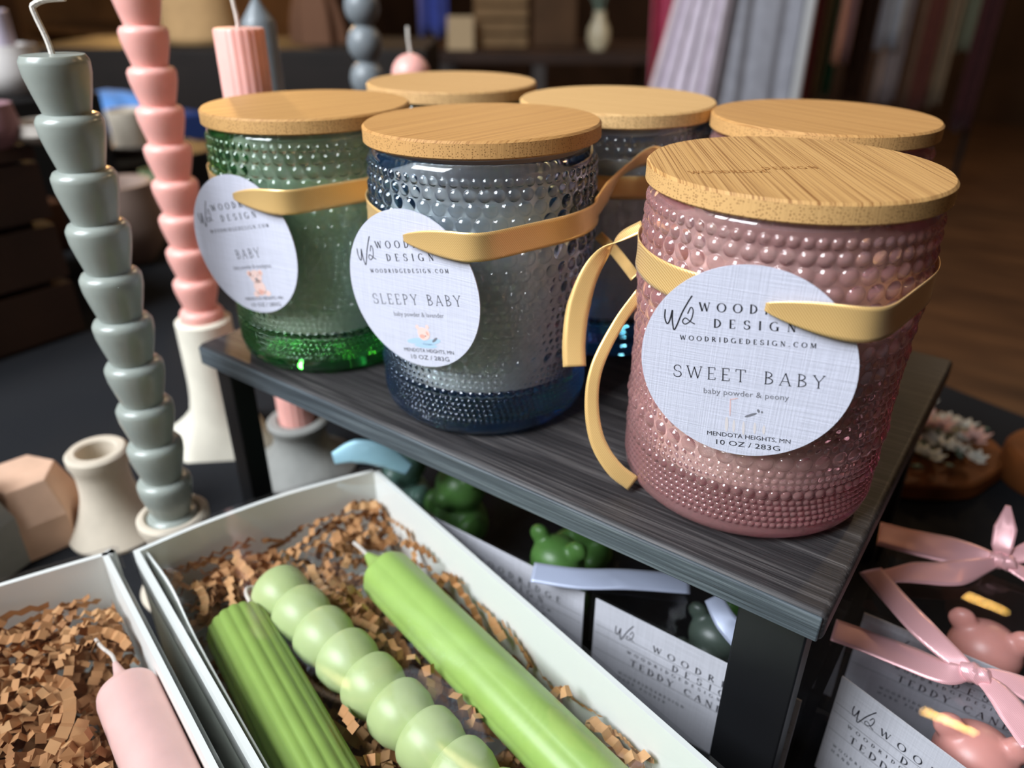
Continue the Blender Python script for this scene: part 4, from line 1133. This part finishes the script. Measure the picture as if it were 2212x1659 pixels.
ebony = plain('ebony_stained_wood', (26, 18, 14), 0.6, 0.3, noise=0.3, scale=9)
walnut = plain('dark_walnut', (52, 34, 24), 0.6, 0.3, noise=0.3, scale=9)
black_paint = plain('black_painted_wood', (20, 19, 20), 0.6, 0.3)
side = thing('side_table', 'low dark table behind the left end with crates and pots', 'table', (-1.35, 0.55, FLOOR))
obj('table_top', MB().box((-1.9, 0.02, TZ - .04), (-0.83, 0.80, TZ)), black_paint, side, smooth=False)
for x in (-1.85, -.88):
    for y in (.06, .76): obj('leg', MB().box((x - .02, y - .02, FLOOR), (x + .02, y + .02, TZ - .04)), black_paint, side, smooth=False)
st2 = TZ
cr = thing('wooden_crate', 'dark walnut display crate at the left behind the grey stacked candle', 'crate', (-.62, -.02, TZ))
zt = 0.0; 
fa = atd(0, 770, .80); 
def crate(t, x0, x1, y0, y1, z0, z1, ma, th=.012, slats=3):
    hs = (z1 - z0) / slats
    for k in range(slats):
        a, b3 = z0 + k * hs + .003, z0 + (k + 1) * hs - .003
        mb = MB()
        mb.box((x0, y0, a), (x1, y0 + th, b3)); mb.box((x0, y1 - th, a), (x1, y1, b3)); mb.box((x0, y0 + th, a), (x0 + th, y1 - th, b3)); mb.box((x1 - th, y0 + th, a), (x1, y1 - th, b3))
        obj('slat', mb, ma, t, smooth=False)
    for x in (x0 + th, x1 - th - .02):
        for y in (y0 + th, y1 - th - .02): obj('corner_post', MB().box((x, y, z0), (x + .02, y + .02, z1)), ma, t, smooth=False)
    obj('base_panel', MB().box((x0 + th, y0 + th, z0 + .003), (x1 - th, y1 - th, z0 + .012)), ma, t, smooth=False)
    obj('top_panel', MB().box((x0, y0, z1), (x1, y1, z1 + .01)), ma, t, smooth=False)
crate(cr, -.74, -.512, -.13, .088, TZ + .0003, .033, walnut)

brownblk = plain('brown_stained_wood', (70, 42, 24), 0.7, 0.2, noise=.2, scale=12)
whitec = plain('white_ceramic', (214, 208, 204), 0.35, 0.5); greyc = plain('grey_ceramic', (120, 112, 108), 0.5, 0.4)
lav = plain('lavender_wax', (190, 180, 196), 0.5, 0.4); bluec = plain('blue_cloth', (96, 142, 204), 0.8, 0.2); navy = plain('navy_cloth', (44, 64, 120), 0.8, 0.2)
blushc = plain('blush_ceramic', (204, 168, 166), 0.5, 0.4); orangew = plain('orange_brown_wood', (150, 92, 46), 0.6, 0.3, noise=.2, scale=12)
def pot(label, px, py, d, r, h, ma, name='round_pot', cat='pot', bulge=1.15, zbase=None, group=None):
    c = atd(px, py, d) if zbase is None else atz(px, py, zbase); zb = c.z
    prof = [(0.0001, 0), (r * .62, 0), (r * bulge * .9, h * .25), (r * bulge, h * .5), (r * 1.04, h * .8), (r, h), (r * .9, h), (r * .86, h * .9), (r * .8, h * .4), (0.0001, h * .12)]
    o = obj(name, MB().lathe(prof, 40, (c.x, c.y, zb)), ma, angle=45); tag(o, label, cat, group); return o, (c.x, c.y, zb)
# black display plinth with the white tealight bowl on it
c = atd(42, 205, .92)
obj_pl = tag(obj('display_plinth', MB().box((c.x - .10, c.y - .07, st2), (c.x + .055, c.y + .07, c.z)), black_paint, smooth=False, bevel=.002), 'black display plinth under the white bowl at the top left', 'plinth')
pot('white rounded ceramic bowl on the black plinth, top left', 36, 205, .92, .034, .056, whitec, 'ceramic_bowl', 'bowl')
c3 = atd(4, 100, .90)
tag(obj('tealight', MB().lathe([(0.0001, 0), (.014, 0), (.015, .001), (.015, .045), (.013, .047), (.0001, .046)], 24, (c.x + .002, c.y - .004, c.z + .046)), lav), 'lavender candle standing in the white bowl at the top left corner', 'candle')
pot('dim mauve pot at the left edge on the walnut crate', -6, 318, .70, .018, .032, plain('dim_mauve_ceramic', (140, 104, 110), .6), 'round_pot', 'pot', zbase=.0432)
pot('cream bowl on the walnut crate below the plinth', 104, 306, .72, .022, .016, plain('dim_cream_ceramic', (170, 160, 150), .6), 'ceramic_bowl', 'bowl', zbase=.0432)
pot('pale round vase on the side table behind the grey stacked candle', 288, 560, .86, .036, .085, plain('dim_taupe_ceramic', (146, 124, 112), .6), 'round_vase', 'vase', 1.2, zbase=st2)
c = atd(290, 318, 1.15); tray_z = c.z
tag(obj('display_tray', MB().lathe([(0.0001, 0), (.062, 0), (.070, .010), (.068, .012), (.060, .004), (.0001, .004)], 40, (c.x, c.y, tray_z)), greyc), 'grey round tray on a plinth between the stacked candles', 'tray')
tag(obj('display_plinth', MB().box((c.x - .11, c.y - .09, st2), (c.x + .11, c.y + .09, tray_z - .0002)), black_paint, smooth=False, bevel=.002), 'black display plinth under the grey tray between the stacked candles', 'plinth')
tag(obj('concrete_cup', MB().lathe([(0.0001, 0), (.026, 0), (.029, .05), (.026, .05), (.024, .006), (.0001, .006)], 32, (c.x, c.y, tray_z + .0042)), M['beige']), 'beige cup standing in the grey tray between the stacked candles', 'cup')
c = atd(250, 238, 1.45)
def heap(c, rx, ry, h, ma, name, label, cat, seed=1):
    rn2 = random.Random(seed); mb = MB(); n, mrow = 40, 7; vs = []
    ph = [rn2.uniform(0, 6) for _ in range(3)]
    for i in range(mrow):
        q = i / (mrow - 1)
        for k in range(n):
            a = 2 * math.pi * k / n; w = 1 + .12 * math.sin(3 * a + ph[0]) + .07 * math.sin(7 * a + ph[1])
            vs.append((c[0] + rx * w * math.cos(a) * math.cos(q * 1.5), c[1] + ry * w * math.sin(a) * math.cos(q * 1.5), c[2] + h * math.sin(q * 1.57) * (1 + .1 * math.sin(5 * a + ph[2]) * (1 - q))))
    fs = [(i * n + k, i * n + (k + 1) % n, (i + 1) * n + (k + 1) % n, (i + 1) * n + k) for i in range(mrow - 1) for k in range(n)]
    fs.append(tuple((mrow - 1) * n + k for k in range(n))); fs.append(tuple(reversed(range(n))))
    return tag(obj(name, mb.add(vs, fs), ma), label, cat)
heap((c.x, c.y, c.z), .085, .06, .035, bluec, 'folded_cloth', 'pale blue folded cloth between the grey and pink stacked candles', 'cloth', 2)
tag(obj('display_plinth', MB().box((c.x - .13, c.y - .09, st2), (c.x + .16, c.y + .09, c.z)), navy, smooth=False, bevel=.002), 'navy draped plinth under the pale blue folded cloth', 'plinth')
c = atd(100, 545, .88)
tag(obj('wood_block', MB().box((c.x - .03, c.y - .02, st2), (c.x + .03, c.y + .02, st2 + .055)), brownblk, smooth=False, bevel=.002), 'brown stained wooden block on the side table beside the walnut crate', 'wood block')
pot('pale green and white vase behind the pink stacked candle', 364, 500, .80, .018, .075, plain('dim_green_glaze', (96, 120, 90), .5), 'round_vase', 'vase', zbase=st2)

# ------------------------------------------------------------------ far background
def shelf_unit(t, x0, x1, y0, y1, z0, z1, n, ma):
    for x in (x0, x1 - .03): obj('side_panel', MB().box((x, y0, z0), (x + .03, y1, z1)), ma, t, smooth=False)
    for k in range(n):
        z = z0 + (z1 - z0 - .03) * k / (n - 1); obj('shelf_plank', MB().box((x0 + .03, y0, z), (x1 - .03, y1, z + .03)), ma, t, smooth=False)
    obj('back_panel', MB().box((x0 + .03, y1 - .02, z0 + .03), (x1 - .03, y1, z1 - .03)), ma, t, smooth=False)
brownw = plain('brown_shelf_wood', (112, 74, 40), 0.6, 0.3, noise=.25, scale=8)
su = thing('shelving_unit', 'brown wooden shelving lit orange by a lamp at the top left', 'shelving', (-3.45, 1.9, FLOOR))
shelf_unit(su, -4.3, -2.55, 1.75, 2.15, FLOOR, .30, 4, brownw)
rn = random.Random(9)
for k in range(4):
    x = -4.15 + k * .33; hgt_ = rn.uniform(.12, .2)
    tag(obj('storage_box', MB().box((x, 1.80, FLOOR + .42), (x + .26, 2.10, FLOOR + .42 + hgt_)), [brownw, orangew, walnut][k % 3], smooth=False, bevel=.004), 'brown storage box on the orange-lit shelving', 'box', 'storage boxes on the shelving')

# far dark table with vase and crates
ft = thing('display_table', 'dark wooden table far behind with the flower vase and crates', 'table', (-1.75, 2.75, FLOOR))
zt = -.113
dv = Vector((RT.x, RT.y, 0)).normalized(); fv = Vector((-dv.y, dv.x, 0))
fc = atd(1190, 112, 3.05)
def obx(c, w, dpt, z0, z1): return MB().obox((c.x, c.y, (z0 + z1) / 2), dv, fv, (0, 0, 1), w / 2, dpt / 2, (z1 - z0) / 2)
obj('table_top', obx(fc + fv * .18, .95, .6, zt - .04, zt), walnut, ft, smooth=False)
for sx in (-.43, -.05, .43):
    for sy in (-.08, .44):
        c = fc + dv * sx + fv * sy; obj('leg', obx(c, .05, .05, FLOOR, zt - .04), plain('dark_grey_paint', (64, 56, 52), .6), ft, smooth=False)
vc = atd(1292, 104, 3.05)
vs_ = obj('flower_vase', MB().lathe([(0.0001, 0), (.030, 0), (.046, .035), (.044, .075), (.022, .12), (.024, .14), (.019, .138), (.017, .11), (.0001, .09)], 32, (vc.x, vc.y, zt)), plain('cream_glaze', (206, 192, 160), .4), None)
tag(vs_, 'small cream vase of flowers on the far dark table', 'vase')
bq = thing('flower_bunch', 'loose bunch of pink and white flowers in the far cream vase', 'flowers', (vc.x, vc.y, zt + .11))
for k in range(9):
    e = Vector((vc.x + rn.uniform(-.07, .07), vc.y + rn.uniform(-.06, .06), zt + rn.uniform(.2, .3)))
    mb = MB().tube([(vc.x, vc.y, zt + .10), (Vector((vc.x, vc.y, zt + .14)) * .5 + e * .5), e], .003, 6); obj('stem', mb, leafm, bq)
    mb = MB(); flower(mb, e, .035); flower(mb, e + Vector((0, 0, .008)), .025); obj('blossom', mb, [petal, pinkp, blushc][k % 3], bq, solid=.002)
tc_ = atd(1225, 108, 3.2)
cc = atd(1082, 92, 3.1)
cr2 = thing('wooden_crate', 'pale slatted wooden crate on the far dark table', 'crate', (cc.x, cc.y, zt))
palew = plain('pale_crate_wood', (132, 104, 72), 0.7, 0.2, noise=.15, scale=14)
for k in range(6):
    z = zt + .004 + k * .052
    obj('slat', obx(cc + fv * .0, .215, .014, z, z + .044), palew, cr2, smooth=False)
    for sx in (-.1, .1): obj('end_board', obx(cc + dv * sx + fv * .08, .014, .14, z, z + .044), palew, cr2, smooth=False)
obj('back_board', obx(cc + fv * .16, .2, .012, zt + .002, zt + .31), palew, cr2, smooth=False)
cc = atd(1195, 105, 3.2)
tag(obj('cabinet_box', obx(cc + fv * .05, .18, .2, zt, zt + .34), plain('dim_brown_wood', (84, 60, 40), .7, .2, noise=.2, scale=9), smooth=False, bevel=.004), 'plain brown wooden box between crate and vase', 'box')
cc = atd(995, 84, 3.0)
sg = obj('tent_card', MB().obox((cc.x, cc.y, zt + .06), dv, (fv * .3 + Vector((0, 0, 1))).normalized(), (fv - Vector((0, 0, .3))).normalized(), .052, .062, .004), plain('tan_card', (186, 160, 122), .7), None, smooth=False)
tag(sg, 'tan card sign leaning on the crate on the far table', 'sign')

def cloth(name, label, px0, px1, d, ztop, zbot, ma, folds=5, amp=.02, group='clothes hanging on the rails', flare=1.0, seed=0, cat='garment', bot=None):
    rn3 = random.Random(seed); a = atd(px0, 60, d); b3 = atd(px1, 60, d); a.z = b3.z = 0
    ex = (b3 - a); L = ex.length; ex = ex / L; ey = Vector((-ex.y, ex.x, 0)); mid = (a + b3) / 2
    shift = 0.0
    if bot:
        qb = (ztop - atd(px0, 200, d).z) / (ztop - zbot)
        c0_ = atd(bot[0], 200, d); c1_ = atd(bot[1], 200, d); c0_.z = c1_.z = 0
        flare = 1 + ((c1_ - c0_).length / L - 1) / qb; shift = (((c0_ + c1_) / 2) - mid).dot(ex) / qb
    nx, nz = 60, 14; vs = []; ph = rn3.uniform(0, 6)
    for i in range(nz):
        q = i / (nz - 1); z = ztop + (zbot - ztop) * q
        for k in range(nx):
            s = k / (nx - 1) - .5
            w = L * (1 + (flare - 1) * q)
            off = amp * (.5 + .6 * q) * (math.sin(2 * math.pi * folds * s + ph) + .4 * math.sin(2 * math.pi * folds * 1.7 * s + ph * 2))
            p = mid + ex * (s * w + (shift * q)) + ey * off; vs.append((p.x, p.y, z + (.01 * math.sin(9 * s + ph) if i == nz - 1 else 0)))
    fs = [(i * nx + k, i * nx + k + 1, (i + 1) * nx + k + 1, (i + 1) * nx + k) for i in range(nz - 1) for k in range(nx - 1)]
    o = obj(name, MB().add(vs, fs), ma, solid=.004)
    return tag(o, label, cat, group)
def fab(name, col): return plain(name, col, .85, .15, noise=.12, scale=25, sheen=.2)
ZH = .75
# near rail with the pale dresses
nr = thing('clothes_rail', 'white clothes rail post and bar beside the pale dress', 'clothes rail', (-.5, 1.9, FLOOR))
pa = atd(1738, 90, 2.15); pb = atd(1478, 60, 2.30)
obj('post', MB().tube([(pa.x, pa.y, FLOOR), (pa.x, pa.y, ZH + .03)], .013, 16), frame_ma, nr)
obj('post', MB().tube([(pb.x, pb.y, FLOOR), (pb.x, pb.y, ZH + .03)], .013, 16), frame_ma, nr)
obj('rail', MB().tube([(pa.x, pa.y, ZH + .03), (pb.x, pb.y, ZH + .03)], .012, 16), frame_ma, nr)
cloth('hanging_dress', 'crimson garment at the left end of the near clothes rail', 1385, 1530, 2.26, ZH, -.16, fab('crimson_fabric', (166, 62, 88)), 3, .02, seed=1, bot=(1408, 1500))
cloth('hanging_dress', 'white lacy garment sweeping down beside the crimson one', 1560, 1610, 2.12, ZH, -.42, fab('lilac_white_fabric', (226, 214, 226)), 5, .012, seed=2, bot=(1415, 1560))
cloth('hanging_dress', 'silvery grey dress between the white garment and the white post', 1535, 1725, 2.17, ZH, -.45, fab('silver_grey_fabric', (158, 158, 166)), 3, .010, flare=1.05, seed=3)
# far dark rail
fr_ = thing('clothes_rail', 'dark clothes rail far right with many narrow garments', 'clothes rail', (.1, 3.6, FLOOR))
D2 = 3.4
pa = atd(1748, 60, D2 + .1); pb = atd(2150, 60, D2 + .1)
for p in (pa, pb): obj('post', MB().tube([(p.x, p.y, FLOOR), (p.x, p.y, .9)], .014, 12), black_paint, fr_)
obj('rail', MB().tube([(pa.x, pa.y, .9), (pb.x, pb.y, .9)], .014, 12), black_paint, fr_)
GS = [(1752, 1776, 270, (92, 34, 34), 'dark red narrow garment next to the white post'), (1774, 1796, 250, (92, 84, 62), 'olive narrow garment on the far rail'),
      (1786, 1818, 215, (32, 96, 66), 'emerald green garment on the far rail'), (1812, 1846, 138, (182, 152, 162), 'short mauve garment on the far rail'),
      (1844, 1884, 228, (72, 52, 40), 'brown garment next to the short mauve one'), (1884, 1902, 245, (120, 96, 86), 'taupe narrow garment on the far rail'), (1898, 1952, 106, (176, 184, 198), 'short pale blue-grey garment on the far rail'),
      (1914, 1964, 236, (154, 146, 150), 'long pale grey garment under the blue-grey one'), (1962, 1996, 246, (118, 92, 76), 'brown striped garment on the far rail'),
      (1994, 2032, 250, (108, 62, 54), 'rust brown garment on the far rail'), (2030, 2068, 240, (128, 112, 92), 'long beige garment on the far rail'), (2064, 2106, 110, (122, 124, 102), 'short sage garment at the right end of the far rail'),
      (2108, 2150, 300, (62, 30, 34), 'dark maroon garment at the right end of the far rail')]
for k, (x0, x1, yb, col, lb) in enumerate(GS):
    dd = D2 + (k % 3) * .05 - (.06 if col[0] > 150 else 0)
    zb = atd((x0 + x1) / 2, yb, dd).z
    cloth('hanging_garment', lb, x0, x1, dd, .88, zb, fab('garment_fabric_%d' % k, col), 2, .014, seed=10 + k)
# blue cloth and tan lampshades at the back
cloth('hanging_cloth', 'royal blue cloth hanging left of the far crates', 905, 968, 3.0, .5, atd(930, 75, 3.0).z, fab('royal_blue_fabric', (62, 74, 150)), 2, .012, group=None, seed=40, cat='cloth')
c = atd(438, 82, 2.0)
tag(obj('table_lamp_shade', MB().lathe([(.0001, 0), (.092, 0), (.100, .012), (.080, .22), (.076, .22), (.0001, .215)], 40, (c.x, c.y, c.z - .01)), plain('tan_linen_shade', (196, 158, 112), .8, .1, noise=.1, scale=30)), 'tan linen shade behind the pink stacked candle', 'lamp shade')
c0 = c
cb = thing('sideboard', 'dark sideboard across the back left under the tan shade', 'sideboard', (c.x, c.y, FLOOR))
obj('cabinet_body', obx(c0 + fv * .05 + dv * .1, 1.0, .4, FLOOR + .05, c0.z - .013), ebony, cb, smooth=False, bevel=.004)
obj('plinth_base', obx(c0 + fv * .05 + dv * .1, .96, .36, FLOOR, FLOOR + .05), black_paint, cb, smooth=False)
for sx in (-.24, .24): obj('door', obx(c0 + fv * -.155 + dv * (.1 + sx), .46, .012, FLOOR + .08, c0.z - .04), ebony, cb, smooth=False)
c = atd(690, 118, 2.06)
heap((c.x, c.y, c0.z - .0128), .09, .06, .15, plain('brown_canvas', (110, 78, 60), .9, .1), 'cloth_bag', 'dim brown cloth bag behind the grey taper candle', 'bag', 6)
